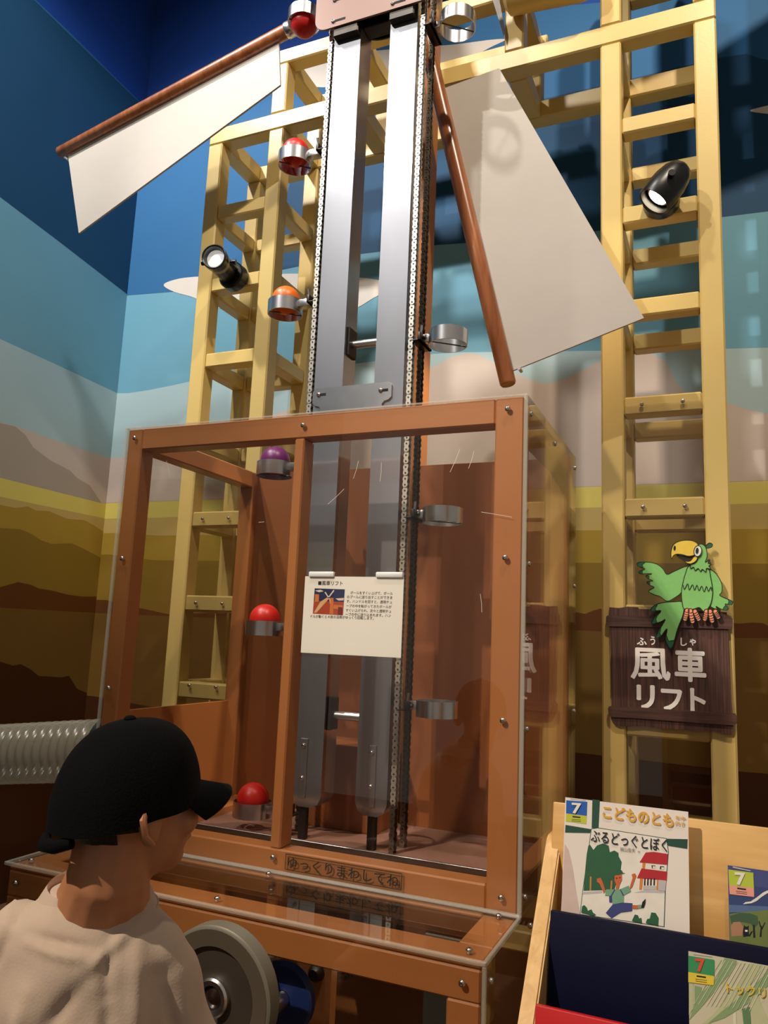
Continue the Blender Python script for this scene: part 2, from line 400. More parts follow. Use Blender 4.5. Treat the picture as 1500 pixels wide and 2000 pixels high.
# ------------------------------------------------------------------ yellow steel gantry: two towers and a bridge
G = thing('steel_gantry', (-0.65, 1.08, 0), 'tall yellow steel frame of two ladder towers joined by a bridge', 'frame')
PW = 0.078; YG = 0.88; DG = 0.415
TOW = ((-1.783, -1.365), (0.062, 0.478))
ZB0, ZB1 = 3.742, 3.826; ZT0, ZT1 = 4.08, 4.155
def gp(n, x0, x1, y0, y1, z0, z1): return bx(n, x0, x1, y0, y1, z0, z1, YEL, G, 0.006)
RUNG = [1.205 + 0.3685 * k for k in range(-2, 7)]
for ti, (a, b) in enumerate(TOW):
    tall = ti == 1
    for yi, y in enumerate((YG, YG + DG - PW)):
        for xi, x in enumerate((a, b - PW)):
            gp('post', x, x + PW, y, y + PW, 0.0, ZB0)
            if tall or xi == 1: gp('upper_post', x, x + PW, y, y + PW, ZB1, ZT0 if not tall else 4.75)
        for z in RUNG: gp('rung', a + PW, b - PW, y + 0.006, y + PW - 0.006, z - 0.067, z)
    for x in (a, b - PW):
        for z in RUNG: gp('side_rung', x + 0.006, x + PW - 0.006, YG + PW, YG + DG - PW, z - 0.067, z)
        gp('side_beam', x, x + PW, YG + PW, YG + DG - PW, ZB0, ZB1)
    if tall:
        for y in (YG, YG + DG - PW): gp('rung', a + PW, b - PW, y + 0.006, y + PW - 0.006, 4.21, 4.28)
for y in (YG, YG + DG - PW):
    gp('bridge_beam', TOW[0][0], TOW[1][1], y, y + PW, ZB0, ZB1)
    gp('top_beam', -1.443, -0.216, y, y + PW, ZT0, ZT1)
    gp('upper_post', -0.322, -0.244, y, y + PW, ZB1, ZT0)
gp('upper_post', -1.06, -0.98, YG + DG - PW, YG + DG, ZB1, ZT0)
for x in (-1.443, -1.06, -0.322): gp('cross_beam', x, x + PW, YG + PW, YG + DG - PW, ZT0, ZT1)
for x in (-1.06, -0.322): gp('cross_beam', x, x + PW, YG + PW, YG + DG - PW, ZB0, ZB1)
# round drum and grey gusset by the axle at the top
MB().lathe([(0.0, -0.30), (0.05, -0.30), (0.075, -0.28), (0.075, 0.0), (0.068, 0.03), (0.045, 0.05), (0.0, 0.055)], (0.0, 0.80, 3.982), (1, 0, -0.10), 28).build('axle_drum', YEL, G)
MB().prism([at(p, Y=0.86) for p in ((950, -40), (968, -40), (987, 62), (986, 78))], (0, 0.008, 0)).build('gusset_plate', STEELD, G)
# acrylic infill between the lower rungs, held by two screws on each rung
for (a, b) in TOW:
    y0, y1 = RUNG[1], RUNG[5]
    for k in (1, 2, 3, 4):
        pass
    MB().box(a + PW + 0.004, b - PW - 0.004, YG - 0.002, YG + 0.004, RUNG[0] - 0.04, RUNG[5] - 0.035).build('acrylic_panel', ACR, G)
    for k in (2, 3, 4, 5):
        for fx in (0.24, 0.76):
            screw(SCR_F, (a + PW + (b - a - 2 * PW) * fx, YG - 0.002, RUNG[k] - 0.033 if k != 2 else RUNG[k] - 0.012), G)

# ------------------------------------------------------------------ windmill
H = Vector((-0.648, 0.60, 4.09))
W = thing('windmill', H, 'windmill of brown wooden poles with white sail boards behind the lift', 'windmill')
def blade(ang, k):
    u = Vector((math.cos(ang), 0, math.sin(ang))); v = Vector((-u.z, 0, u.x))
    def q(al, ac, y=0.0): return H + u * al + v * ac + Vector((0, y, 0))
    MB().tube([q(0.10, 0), q(0.5, 0), q(1.20, 0), q(1.84, 0), q(1.846, 0)], [0.031, 0.030, 0.029, 0.028, 0.024], 20).build('pole', POLE, W)
    MB().prism([q(1.80, 0.022, 0.004), q(1.772, 0.475, 0.004), q(0.638, 0.238, 0.004), q(0.612, 0.018, 0.004)], (0, 0.009, 0)).build('sail', SAIL, W, False)
    if k != 1: MB().lathe([(0.032, 0), (0.034, 0.003), (0.034, 0.03), (0.032, 0.033)], q(0.535, 0), u, 20).build('collar', STEELP, W)
    MB().cyl(q(1.806, 0.05, -0.012), q(1.806, 0.05, 0.02), 0.006, 8).build('bolt', STEELP, W)
for k, a in enumerate((-167.0, -76.2, 14.0, 103.5)): blade(math.radians(a), k)
MB().lathe([(0.0, -0.09), (0.10, -0.09), (0.12, -0.07), (0.12, 0.07), (0.10, 0.09), (0.0, 0.09)], H, (0, 1, 0), 28).build('hub', POLE, W)
MB().cyl(H + Vector((0, 0.09, 0)), H + Vector((0, 0.105, 0)), 0.03, 16).build('axle', STEELD, W)

# ------------------------------------------------------------------ ball lift: two steel rails, two chains with cups
L = thing('ball_lift', (-0.645, 0.37, 0.8), 'stainless steel chain lift of twin rails with ring cups', 'lift')
RY0, RY1 = 0.32, 0.408
RX = ((-0.806, -0.700), (-0.583, -0.480))
for i, (a, b) in enumerate(RX):
    mb = MB(); z0 = 0.90
    pts = [Vector((a, RY0, 4.05)), Vector((a, RY0, z0 + 0.035)), Vector((a + 0.010, RY0, z0 + 0.012)), Vector((a + 0.030, RY0, z0)), Vector((b - 0.030, RY0, z0)), Vector((b - 0.010, RY0, z0 + 0.012)), Vector((b, RY0, z0 + 0.035)), Vector((b, RY0, 4.05))]
    mb.prism(pts, (0, RY1 - RY0, 0)); mb.build('rail', STEEL, L)
    # slotted foot bar with two screws
    xm = a + 0.040 if i == 0 else b - 0.052
    bx('foot_bar', xm - 0.013, xm + 0.013, RY0 - 0.005, RY0, 0.925, 1.105, STEEL, L, 0.002)
    bx('rail_leg', xm - 0.013, xm + 0.013, RY0 + 0.01, RY0 + 0.03, 0.80, 0.905, STEELD, L, 0.002)
    for z in (1.083, 0.985): screw(SCR_F, (xm, RY0 - 0.005, z), L)
for z in (2.408, 1.178):
    MB().cyl((RX[0][1], 0.365, z), (RX[1][0], 0.365, z), 0.0135, 16).build('spacer_rod', STEELP, L)
    bx('rod_block', RX[0][1] - 0.001, RX[0][1] + 0.010, 0.335, 0.395, z - 0.045, z + 0.055, STEELD, L, 0.002)
# slotted tie plate just above the case
tp = [(-0.807, 2.195), (-0.807, 2.235), (-0.797, 2.246), (-0.530, 2.246), (-0.518, 2.235), (-0.518, 2.195), (-0.528, 2.186), (-0.543, 2.182), (-0.551, 2.172), (-0.545, 2.158), (-0.530, 2.150), (-0.530, 2.09), (-0.795, 2.09), (-0.795, 2.150), (-0.780, 2.158), (-0.774, 2.172), (-0.782, 2.182), (-0.797, 2.186)]
MB().prism([(x, RY0 - 0.006, z) for x, z in tp], (0, 0.006, 0)).build('tie_plate', STEELP, L)
def slot(x0, x1, z, y, parent):
    r = 0.0045
    MB().box(x0, x1, y - 0.0006, y, z - r, z + r).build('slot', DARK, parent)
    o = screw(SCR_F, (x0 + 0.006, y, z), parent); return o
slot(-0.790, -0.757, 2.223, RY0 - 0.006, L); slot(-0.562, -0.530, 2.218, RY0 - 0.006, L)
# large plate over the top sprockets
PLY = 0.285
def rrect(x0, x1, z0, z1, r, y, n=6):
    out = []
    for cx, cz, a0 in ((x1 - r, z1 - r, 0), (x0 + r, z1 - r, 90), (x0 + r, z0 + r, 180), (x1 - r, z0 + r, 270)):
        for k in range(n + 1):
            t = math.radians(a0 + 90 * k / n); out.append(Vector((cx + r * math.cos(t), y, cz + r * math.sin(t))))
    return out
MB().prism(rrect(-0.872, -0.412, 3.600, 4.02, 0.045, PLY), (0, 0.008, 0)).build('cover_plate', PLATE, L)
for p in ((648, 43), (651, 2), (764, 8)):
    q = at(p, Y=PLY); slot(q.x, q.x + 0.055, q.z, PLY, L)
bx('bearing_block', -0.80, -0.70, 0.293, 0.32, 3.565, 3.64, STEELD, L, 0.004)
bx('bearing_block', -0.58, -0.485, 0.293, 0.32, 3.565, 3.64, STEELD, L, 0.004)
bx('bearing_bar', -0.70, -0.58, 0.33, 0.39, 3.60, 3.63, STEELD, L, 0.003)
XC = (-0.825, -0.462); PIT = 0.01905; ZTOPC = 3.79; ZBOT = 0.62
for y in (0.335, 0.420):
    MB().cyl((-0.6435, y - 0.003, ZTOPC), (-0.6435, y + 0.003, ZTOPC), 0.174, 48).build('sprocket', STEELD, L)
    MB().cyl((-0.6435, y - 0.003, ZBOT), (-0.6435, y + 0.003, ZBOT), 0.174, 48).build('sprocket', STEELD, L)
MB().cyl((-0.6435, 0.30, ZTOPC), (-0.6435, 0.56, ZTOPC), 0.018, 16).build('sprocket_shaft', STEELP, L)
def link_mesh(mb, c, hw, outer, ang=0.0):
    """one chain link centred on c (pins at +-PIT/2 along z), two waisted plates and pins"""
    ca, sa = math.cos(ang), math.sin(ang)
    def P(x, y, z): return Vector((c[0] + x * ca - z * sa, c[1] + y, c[2] + x * sa + z * ca))
    prof = []
    R = 0.0088 if outer else 0.0082; wst = 0.0066
    for k in range(7):
        t = math.radians(-20 + 220 * k / 6); prof.append((R * math.cos(t), PIT / 2 + R * math.sin(t)))
    prof.append((-wst, 0))
    for k in range(7):
        t = math.radians(160 + 220 * k / 6); prof.append((R * math.cos(t), -PIT / 2 + R * math.sin(t)))
    prof.append((wst, 0))
    for y in (-hw, hw - 0.002):
        mb.mi = 0; mb.prism([P(x, y, z) for x, z in prof], (0, 0.002, 0))
    mb.mi = 1
    if outer:
        for z in (-PIT / 2, PIT / 2): mb.tube([P(0, -hw - 0.0012, z), P(0, hw + 0.0012, z)], 0.0028, 6)
    else:
        for z in (-PIT / 2, PIT / 2): mb.tube([P(0, -hw + 0.002, z), P(0, hw - 0.002, z)], 0.0055, 6)
    mb.mi = 0
mbo = MB(); link_mesh(mbo, (0, 0, 0), 0.0125, True); ME_OUT = mbo.mesh('outer_link', [CHAINM, STEELD])
mbi = MB(); link_mesh(mbi, (0, 0, 0), 0.0095, False); ME_IN = mbi.mesh('inner_link', [CHAINM, STEELD])
NL = 150
for xc in XC:
    for k in range(NL):
        me = ME_OUT if k % 2 == 0 else ME_IN
        o = bpy.data.objects.new('outer_link' if k % 2 == 0 else 'inner_link', me); COL.objects.link(o); o.parent = L
        o.location = Vector((xc, 0.335, ZTOPC - PIT * (k + 0.5))) - Vector(L.location)
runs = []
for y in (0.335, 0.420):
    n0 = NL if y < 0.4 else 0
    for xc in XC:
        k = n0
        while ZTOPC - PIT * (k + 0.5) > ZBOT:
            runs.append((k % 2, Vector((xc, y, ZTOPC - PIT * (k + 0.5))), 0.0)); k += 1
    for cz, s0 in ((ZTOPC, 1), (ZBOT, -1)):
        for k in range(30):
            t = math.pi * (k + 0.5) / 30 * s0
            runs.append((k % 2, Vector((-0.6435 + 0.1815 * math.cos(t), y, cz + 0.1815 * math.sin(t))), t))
srcs = []
for me in (ME_OUT, ME_IN): srcs.append(([v.co.copy() for v in me.vertices], [tuple(p.vertices) for p in me.polygons], [p.material_index for p in me.polygons]))
vv, ff, mm = [], [], []
for kind, c, t in runs:
    vs, fs, ms = srcs[kind]; o0 = len(vv); ca, sa = math.cos(t), math.sin(t)
    vv += [(c.x + v.x * ca - v.z * sa, c.y + v.y, c.z + v.x * sa + v.z * ca) for v in vs]
    ff += [tuple(i + o0 for i in f) for f in fs]; mm += ms
cme = bpy.data.meshes.new('chain_run'); cme.from_pydata(vv, [], ff); cme.polygons.foreach_set('material_index', mm)
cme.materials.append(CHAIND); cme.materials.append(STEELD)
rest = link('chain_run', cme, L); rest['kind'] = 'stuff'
# cups
RC, HC = 0.063, 0.048
def cup(cx, cz, side, tilt=0.0):
    """ring cup at (cx, cz); side -1 left of the chain, +1 right"""
    c = Vector((cx, 0.365, cz)); rot = Matrix.Rotation(tilt, 3, 'Y')
    mb = MB(); prof = [(RC - 0.003, -HC / 2), (RC, -HC / 2), (RC, HC / 2), (RC - 0.003, HC / 2), (RC - 0.003, -HC / 2)]
    mb.lathe(prof, (0, 0, 0), (0, 0, 1), 40)
    for v in mb.bm.verts: v.co = rot @ v.co + c
    ring = mb.build('cup_ring', STEELP, L)
    mb = MB(); mb.tube([c + rot @ Vector((-RC * 0.75, -RC * 0.62, -HC / 2 + 0.006)), c + rot @ Vector((RC * 0.75, RC * 0.62, -HC / 2 + 0.006))], 0.0025, 8)
    mb.build('cross_wire', STEELD, ring)
    xch = XC[0] if side < 0 else XC[1]; s = side
    inner = cx - s * (RC - 0.002)
    za = cz + 0.006
    mb = MB(); mb.box(min(inner, xch + s * 0.028), max(inner, xch + s * 0.028), 0.350, 0.380, za - 0.013, za + 0.013, 0.002); mb.build('cup_arm', STEELP, L)
    mb = MB(); mb.box(min(xch, xch + s * 0.034), max(xch, xch + s * 0.034), 0.322, 0.432, za - 0.016, za - 0.012, 0.001)
    mb.box(min(xch + s * 0.024, xch + s * 0.034), max(xch + s * 0.024, xch + s * 0.034), 0.322, 0.432, za - 0.016, za + 0.012, 0.001)
    for y in (0.345, 0.385): mb.cyl((xch + s * 0.036, y, za), (xch + s * 0.044, y, za), 0.006, 8)
    mb.build('chain_bracket', STEELD, L)
    MB().tube([(xch + s * 0.030, 0.335, za + 0.005), (xch + s * 0.034, 0.330, za + 0.036)], 0.0045, 8).build('guide_pin', STEELP, L)
BALLS = []
RED = mat('red_plastic', (206, 32, 26), 0.38, var=0.05, scale=10, sub=0.1); ORG = mat('orange_plastic', (226, 110, 22), 0.38, var=0.05, scale=10, sub=0.1); PUR = mat('purple_plastic', (112, 30, 100), 0.38, var=0.05, scale=10, sub=0.1)
def ball(name_label, cz, m_, dz=0.030, dx=0.0):
    o = bpy.data.objects.new('ball', MB().ball((0, 0, 0), 0.0515, 32, 20).mesh('ball', m_)); COL.objects.link(o)
    o.location = (-0.969 + dx, 0.365, cz + dz); tag(o, name_label, 'ball', 'balls riding in the lift cups')
for z, m_, lab in ((3.755, RED, 'red ball in the topmost lift cup beside the pink cover plate'), (3.160, RED, 'red ball in the second lift cup, below the white sail'),
                   (2.578, ORG, 'orange ball in a steel ring cup beside the steel rail'), (1.985, PUR, 'dark purple ball in the cup just inside the top of the clear case'),
                   (1.440, RED, 'red ball in the lift cup left of the white notice sheet'), (0.862, RED, 'red ball in the lowest lift cup by the cap brim')):
    cup(-0.969, z, -1, 0.0); ball(lab, z, m_, 0.030 if z < 3.7 else -0.022)
for z in (3.545, 2.390, 1.808, 1.222): cup(-0.348, z, 1, 0.0)

# ------------------------------------------------------------------ glazed case with its apron cabinet
K = thing('display_case', (-0.656, 0.2, 0), 'brown framed display case with clear acrylic panels and a low apron', 'case')
CX0, CX1, CY1, CZ0, CZ1 = -1.312, 0.0, 0.722, 0.80, 2.058
T = 0.006
def cp(n, x0, x1, y0, y1, z0, z1, m_=BRN, b=0.004): return bx(n, x0, x1, y0, y1, z0, z1, m_, K, b)
F0 = 0.0065; FD = 0.062
cp('upright', -1.3055, -1.247, F0, F0 + FD, CZ0, 2.056); cp('upright', -0.684, -0.652, F0, F0 + FD, 0.858, 1.986)
cp('upright', -0.086, -0.010, F0, F0 + FD, CZ0, 2.056)
cp('upright', -1.305, -1.245, CY1 - 0.068, CY1 - 0.008, CZ0, 2.052); cp('upright', -0.073, -0.013, CY1 - 0.068, CY1 - 0.008, CZ0, 2.052)
cp('top_rail', -1.247, -0.086, F0, F0 + FD, 1.986, 2.056); cp('bottom_rail', -1.245, -0.086, F0, F0 + FD, CZ0, 0.858)
for x in (-1.305, -0.073):
    cp('side_rail', x, x + 0.060, F0 + FD, CY1 - 0.068, 1.990, 2.052); cp('side_rail', x, x + 0.060, F0 + FD, CY1 - 0.068, CZ0, 0.858)
cp('back_panel', -1.245, -0.655, 0.690, 0.700, CZ0, 2.052, BRN_SHADED, 0.001); cp('back_panel', -0.585, -0.073, 0.690, 0.700, CZ0, 2.052, BRN_SHADED, 0.001)
cp('back_post', -0.700, -0.562, 0.704, 0.780, 0.0, 4.20, BRN, 0.004)
cp('side_panel', -1.300, -1.290, F0 + FD, 0.690, CZ0, 1.166, BRN, 0.001)
cp('side_ledge', -1.290, -1.155, 0.10, 0.690, CZ0, 0.823, BRN, 0.001)
cp('inner_floor', -1.290, -0.013, 0.16, 0.700, 0.790, 0.802, mat('inner_floor_paint', (150, 112, 98), 0.5), 0.001)
cp('trough_lip', -1.245, -0.086, 0.152, 0.160, 0.80, 0.849, STEELP, 0.001)
cp('rear_box', -0.860, -0.590, 0.500, 0.690, 0.802, 1.070, BRN_SHADED, 0.002)
# acrylic skin
bx('front_pane', CX0, CX1, 0.0, T, CZ0, CZ1, ACR, K, 0)
bx('right_pane', CX1 - T, CX1, T, CY1, CZ0, CZ1, ACR, K, 0); bx('left_pane', CX0, CX0 + T, T, CY1, CZ0, CZ1, ACR, K, 0)
bx('corner_strip', CX1 - 0.009, CX1 + 0.0015, -0.0015, 0.006, CZ0, CZ1 + 0.0015, ACRE, K, 0.001)
bx('corner_strip', CX0 - 0.0015, CX0 + 0.009, -0.0015, 0.006, CZ0, CZ1 + 0.0015, ACRE, K, 0.001)
bx('top_strip', CX0, CX1, -0.001, 0.007, CZ1 - 0.001, CZ1 + 0.0025, ACRE, K, 0)
bx('joint_strip', CX0, CX1, -0.012, 0.0, CZ0, CZ0 + 0.008, ACRE, K, 0.002)
for x, z in ((-0.051, 2.023), (-0.051, 1.636), (-0.05, 1.239), (-0.047, 0.836), (-0.655, 2.022), (-1.272, 2.024), (-1.276, 1.636), (-1.28, 1.239), (-0.667, 0.837), (-1.276, 0.837)):
    screw(SCR_F, (x, -0.0005, z), K)
for y, z in ((0.035, 2.015), (0.353, 2.015), (0.695, 2.016), (0.695, 1.62), (0.695, 1.22), (0.035, 1.624), (0.035, 1.22), (0.035, 0.836), (0.353, 0.836)):
    screw(SCR_R, (0.0005, y, z), K)
# hairline scratches on the front sheet
for a, b in (((898, 877), (879, 922)), ((926, 880), (915, 915)), ((700, 900), (690, 935)), ((745, 903), (742, 940)), ((640, 985), (672, 955)), ((1000, 1010), (940, 1000)), ((938, 1160), (941, 1196)), ((325, 900), (332, 935)), ((505, 1020), (516, 1019))):
    mb = MB(); strip(mb, [at(a, Y=-0.0004), at(((a[0] + b[0]) / 2 + 1, (a[1] + b[1]) / 2), Y=-0.0004), at(b, Y=-0.0004)], 0.0011, Vector((0, -1, 0)))
    mb.build('scratch', mat('scratch_white', (196, 184, 170), 0.5), K, False)
# apron cabinet below and in front
AY = -0.290
def ap(n, *a, m_=BRN, b=0.004): return cp(n, *a, m_, b)
ap('ledge_frame', -1.300, -0.012, -0.283, -0.190, 0.782, 0.793); ap('ledge_frame', -0.090, -0.012, -0.190, 0.0, 0.782, 0.793)
ap('ledge_frame', -1.300, -1.222, -0.190, 0.0, 0.782, 0.793); ap('ledge_frame', -1.222, -0.090, -0.006, 0.012, 0.782, 0.793)
ap('front_rail', -1.300, -0.012, -0.283, -0.225, 0.718, 0.781)
ap('front_upright', -0.083, -0.012, -0.283, -0.225, 0.0, 0.718); ap('front_upright', -1.300, -1.229, -0.283, -0.225, 0.0, 0.718)
ap('plinth', -1.229, -0.083, -0.283, -0.225, 0.0, 0.12)
ap('cabinet_side', -0.026, -0.013, -0.225, 0.715, 0.0, 0.782, b=0.001); ap('cabinet_side', -1.299, -1.286, -0.225, 0.715, 0.0, 0.782, b=0.001)
ap('cabinet_back', -1.286, -0.026, 0.690, 0.703, 0.0, 0.790, b=0.001)
ap('cabinet_floor', -1.286, -0.026, -0.225, 0.690, 0.0, 0.02, m_=DARK, b=0.001)
ap('inner_plate', -0.19, -0.05, -0.12, -0.112, 0.25, 0.77, m_=mat('grey_plate', (96, 96, 88), 0.5), b=0.001)
bx('ledge_pane', CX0, CX1, AY, 0.0, CZ0 - T, CZ0, ACR, K, 0)
bx('front_pane', CX0, CX1, AY, AY + T, 0.30, CZ0 - T, ACR, K, 0); bx('right_pane', CX1 - T, CX1, AY + T, CY1, 0.30, CZ0 - T, ACR, K, 0)
bx('edge_strip', CX0, CX1, AY - 0.001, AY + 0.008, CZ0 - 0.008, CZ0 + 0.001, ACRE, K, 0.0015)
bx('edge_strip', CX1 - 0.008, CX1 + 0.001, AY, 0.0, CZ0 - 0.008, CZ0 + 0.001, ACRE, K, 0.0015)
bx('edge_strip', CX1 - 0.008, CX1 + 0.001, AY - 0.001, AY + 0.006, 0.30, CZ0 - 0.008, ACRE, K, 0.0015)
bx('edge_strip', CX0 - 0.001, CX0 + 0.008, AY, 0.0, CZ0 - 0.008, CZ0 + 0.001, ACRE, K, 0.0015)
for x in (-0.048, -0.668, -1.264):
    screw(SCR_U, (x, -0.246, CZ0), K); screw(SCR_U, (x, -0.016, CZ0), K)
    screw(SCR_F, (x, AY, 0.754), K)
screw(SCR_R, (0.0, -0.252, 0.754), K); screw(SCR_R, (0.0, 0.10, 0.754), K)
# engraved label on the bottom rail
NF = Vector((0, -1, 0)); YP = -0.0012
lab = MB()
c = [at(p, Y=YP) for p in ((559, 1668), (785, 1705), (784, 1737), (557, 1698))]
x0, x1 = -0.628, -0.298; z1, z0 = 0.852, 0.814
for a, b in (((x0, z1), (x1, z1)), ((x1, z1), (x1, z0)), ((x1, z0), (x0, z0)), ((x0, z0), (x0, z1))):
    strip(lab, [(a[0], YP, a[1]), (b[0], YP, b[1])], 0.0018, NF)
lo = lab.build('instruction_label', INK, K, False)
place_text('lettering', 'ゆっくりまわしてね', Vector((-0.621, YP, 0.8195)), Vector((-0.304, YP, 0.8195)), NF, INK, lo, height=0.027, bold=0.006, lift=0.0)
bx('label_plate', x0 - 0.004, x1 + 0.006, -0.0008, 0.0, z0 - 0.004, z1 + 0.003, ACR, K, 0)

# ------------------------------------------------------------------ notice sheet on the case front
NS = thing('notice_sheet', (-0.47, -0.004, 1.375), 'white printed notice sheet in a clear sleeve on the case front', 'notice')
bx('paper', -0.617, -0.321, -0.0045, -0.0035, 1.376, 1.585, PAPER, NS, 0)
bx('sleeve', -0.620, -0.318, -0.0062, -0.0058, 1.366, 1.590, ACR, NS, 0)
for x in (-0.604, -0.401):
    MB().box(x, x + 0.078, -0.0105, -0.0005, 1.583, 1.598, 0.003).build('clip', mat('frosted_clip', (206, 206, 204), 0.35), NS)
YN = -0.0047
def np_(cx, cy): return at((560 + cx / 3.2609, 1080 + cy / 3.2609), Y=YN)
place_text('heading', '■風車リフト', np_(200, 206), np_(356, 208), NF, INK, NS, bold=0.01, lift=0)
for i, (s_, a, b) in enumerate((('ボールをすくい上げて、ボール', (405, 263), (675, 268)), ('のプールに送り出すことができま', (383, 289), (672, 298)), ('す。ハンドルを回すと、透明チュ', (381, 317), (670, 329)),
        ('ーブの中を転がってきたボールが', (379, 346), (668, 356)), ('すくい上げられ、次々と透明チュ', (376, 374), (665, 386)), ('ーブの中に送り込まれます。ハン', (374, 400), (663, 413)), ('ドルが動くと４枚の羽根がゆっくり回転します。', (152, 413), (553, 440)))):
    P0, P1 = np_(*a), np_(*b); P1.z = P0.z
    place_text('text_line', s_, P0, P1, NF, INK, NS, bold=0.006, lift=0)
def flat(name, polys, parent, y=None, P0=None, N=None, base=0.0004):
    """printed flat patches: (pixel outline, material), each a hair above the last"""
    mb = MB(); ms = []
    for i, (px, m_) in enumerate(polys):
        if m_ not in ms: ms.append(m_)
        mb.mi = ms.index(m_)
        if y is not None: mb.poly([at(p, Y=y - base - 0.00003 * i) for p in px])
        else: mb.poly([on_plane(p, P0 + N * (base + 0.00003 * i), N) for p in px])
    bmesh.ops.recalc_face_normals(mb.bm, faces=mb.bm.faces[:])
    return mb.build(name, ms, parent, False)
def ink(n, c): return mat('ink_' + n, c, 0.55, var=0.04, scale=60)
def nq(*pts): return [(560 + x / 3.2609, 1080 + y / 3.2609) for x, y in pts]
flat('photo_print', [(nq((178, 225), (370, 232), (358, 397), (166, 386)), ink('photo_sky', (26, 34, 84))),
    (nq((172, 305), (364, 312), (358, 397), (166, 386)), ink('photo_red', (176, 70, 40))),
    (nq((180, 240), (215, 234), (235, 244), (205, 250)), ink('photo_white', (230, 214, 200))), (nq((310, 290), (364, 286), (362, 302), (330, 303)), ink('photo_white', (230, 214, 200))),
    (nq((240, 250), (248, 248), (268, 280), (262, 284)), ink('photo_white', (230, 214, 200))), (nq((298, 234), (304, 240), (272, 282), (266, 278)), ink('photo_white', (230, 214, 200))),
    (nq((256, 284), (270, 290), (190, 380), (172, 380), (215, 310)), ink('photo_cream', (224, 176, 130))), (nq((268, 288), (276, 286), (296, 360), (284, 362)), ink('photo_cream', (224, 176, 130))),
    (nq((280, 285), (298, 286), (296, 392), (272, 390)), ink('photo_orange', (214, 120, 60))), (nq((180, 262), (206, 264), (204, 310), (178, 312)), ink('photo_orange', (214, 120, 60))),
    (nq((300, 330), (360, 334), (357, 360), (298, 356)), ink('photo_orange', (214, 120, 60))), (nq((328, 344), (356, 346), (354, 396), (324, 393)), ink('photo_dark', (120, 24, 30)))], NS, y=YN, base=0.0001)

# ------------------------------------------------------------------ crank wheel and drive parts
WC = Vector((-0.540, -0.415, 0.678))
CW = thing('crank_wheel', WC, 'grey metal crank wheel with a pale rim in front of the apron', 'wheel')
RIM = mat('rim_grey', (122, 118, 106), 0.42, 0.25, var=0.06); DISC = mat('disc_grey', (68, 60, 52), 0.5, 0.2, var=0.08)
MB().lathe([(0.096, -0.004), (0.1, -0.014), (0.132, -0.016), (0.138, -0.012), (0.138, 0.022), (0.132, 0.026), (0.096, 0.02), (0.096, -0.004)], WC, (0, 1, 0), 64).build('rim', RIM, CW)
MB().lathe([(0.098, -0.0150), (0.131, -0.0170), (0.131, -0.0162), (0.098, -0.0142), (0.098, -0.0150)], WC, (0, 1, 0), 64).build('rim_face', mat('rim_face_grey', (92, 84, 72), 0.5, 0.2), CW)
MB().lathe([(0.0, -0.006), (0.097, -0.006), (0.097, 0.006), (0.0, 0.006)], WC, (0, 1, 0), 48).build('disc', DISC, CW)
MB().lathe([(0.022, -0.006), (0.024, -0.018), (0.034, -0.020), (0.038, -0.016), (0.038, -0.004), (0.022, -0.004)], WC, (0, 1, 0), 36).build('hub_ring', STEELP, CW)
MB().lathe([(0.0, -0.018), (0.006, -0.018), (0.014, -0.014), (0.022, -0.010), (0.022, 0.0)], WC, (0, 1, 0), 24).build('hub_cap', mat('hub_dark', (40, 26, 20), 0.25), CW)
MB().cyl(WC + Vector((0, 0.02, 0)), WC + Vector((0, 0.30, 0)), 0.016, 16).build('shaft', STEELP, CW)
MB().box(WC.x - 0.014, WC.x + 0.014, WC.y - 0.012, WC.y - 0.005, WC.z - 0.098, WC.z - 0.03, 0.002).build('spoke', STEELP, CW)
HK = WC + Vector((0.075, 0, -0.085))
MB().lathe([(0.0, -0.10), (0.014, -0.10), (0.018, -0.09), (0.015, -0.05), (0.017, -0.015), (0.008, -0.012), (0.008, 0.0)], HK, (0, 1, 0), 20).build('handle_knob', RUBBER, CW)
DP = thing('drive_pulley', (-0.50, -0.19, 0.60), 'blue drive pulley inside the cabinet behind the crank wheel', 'pulley')
BLU = mat('blue_paint', (26, 52, 116), 0.45)
MB().lathe([(0.02, -0.012), (0.07, -0.012), (0.075, -0.008), (0.066, 0.0), (0.075, 0.008), (0.07, 0.012), (0.02, 0.012), (0.02, -0.012)], (-0.497, -0.20, 0.603), (0, 1, 0), 40).build('pulley_disc', BLU, DP)
MB().lathe([(0.0, -0.05), (0.016, -0.05), (0.019, -0.045), (0.019, 0.02), (0.0, 0.02)], (-0.497, -0.20, 0.603), (0, 1, 0), 20).build('pulley_hub', STEELP, DP)
BR = thing('bearing_bracket', (-0.47, -0.13, 0.02), 'brown bearing bracket standing behind the blue pulley', 'bracket')
MB().prism([(-0.50, -0.14, 0.02), (-0.41, -0.14, 0.02), (-0.41, -0.14, 0.655), (-0.422, -0.14, 0.672), (-0.44, -0.14, 0.68), (-0.50, -0.14, 0.68)], (0, 0.03, 0)).build('bracket_plate', BRN, BR)
MB().lathe([(0.0, -0.02), (0.012, -0.02), (0.018, -0.012), (0.02, 0.0)], (-0.448, -0.14, 0.645), (0, 1, 0), 18).build('bearing_cap', STEELD, BR)
bx('bracket_foot', -0.50, -0.34, -0.17, -0.08, 0.02, 0.04, BRN, BR, 0.002)

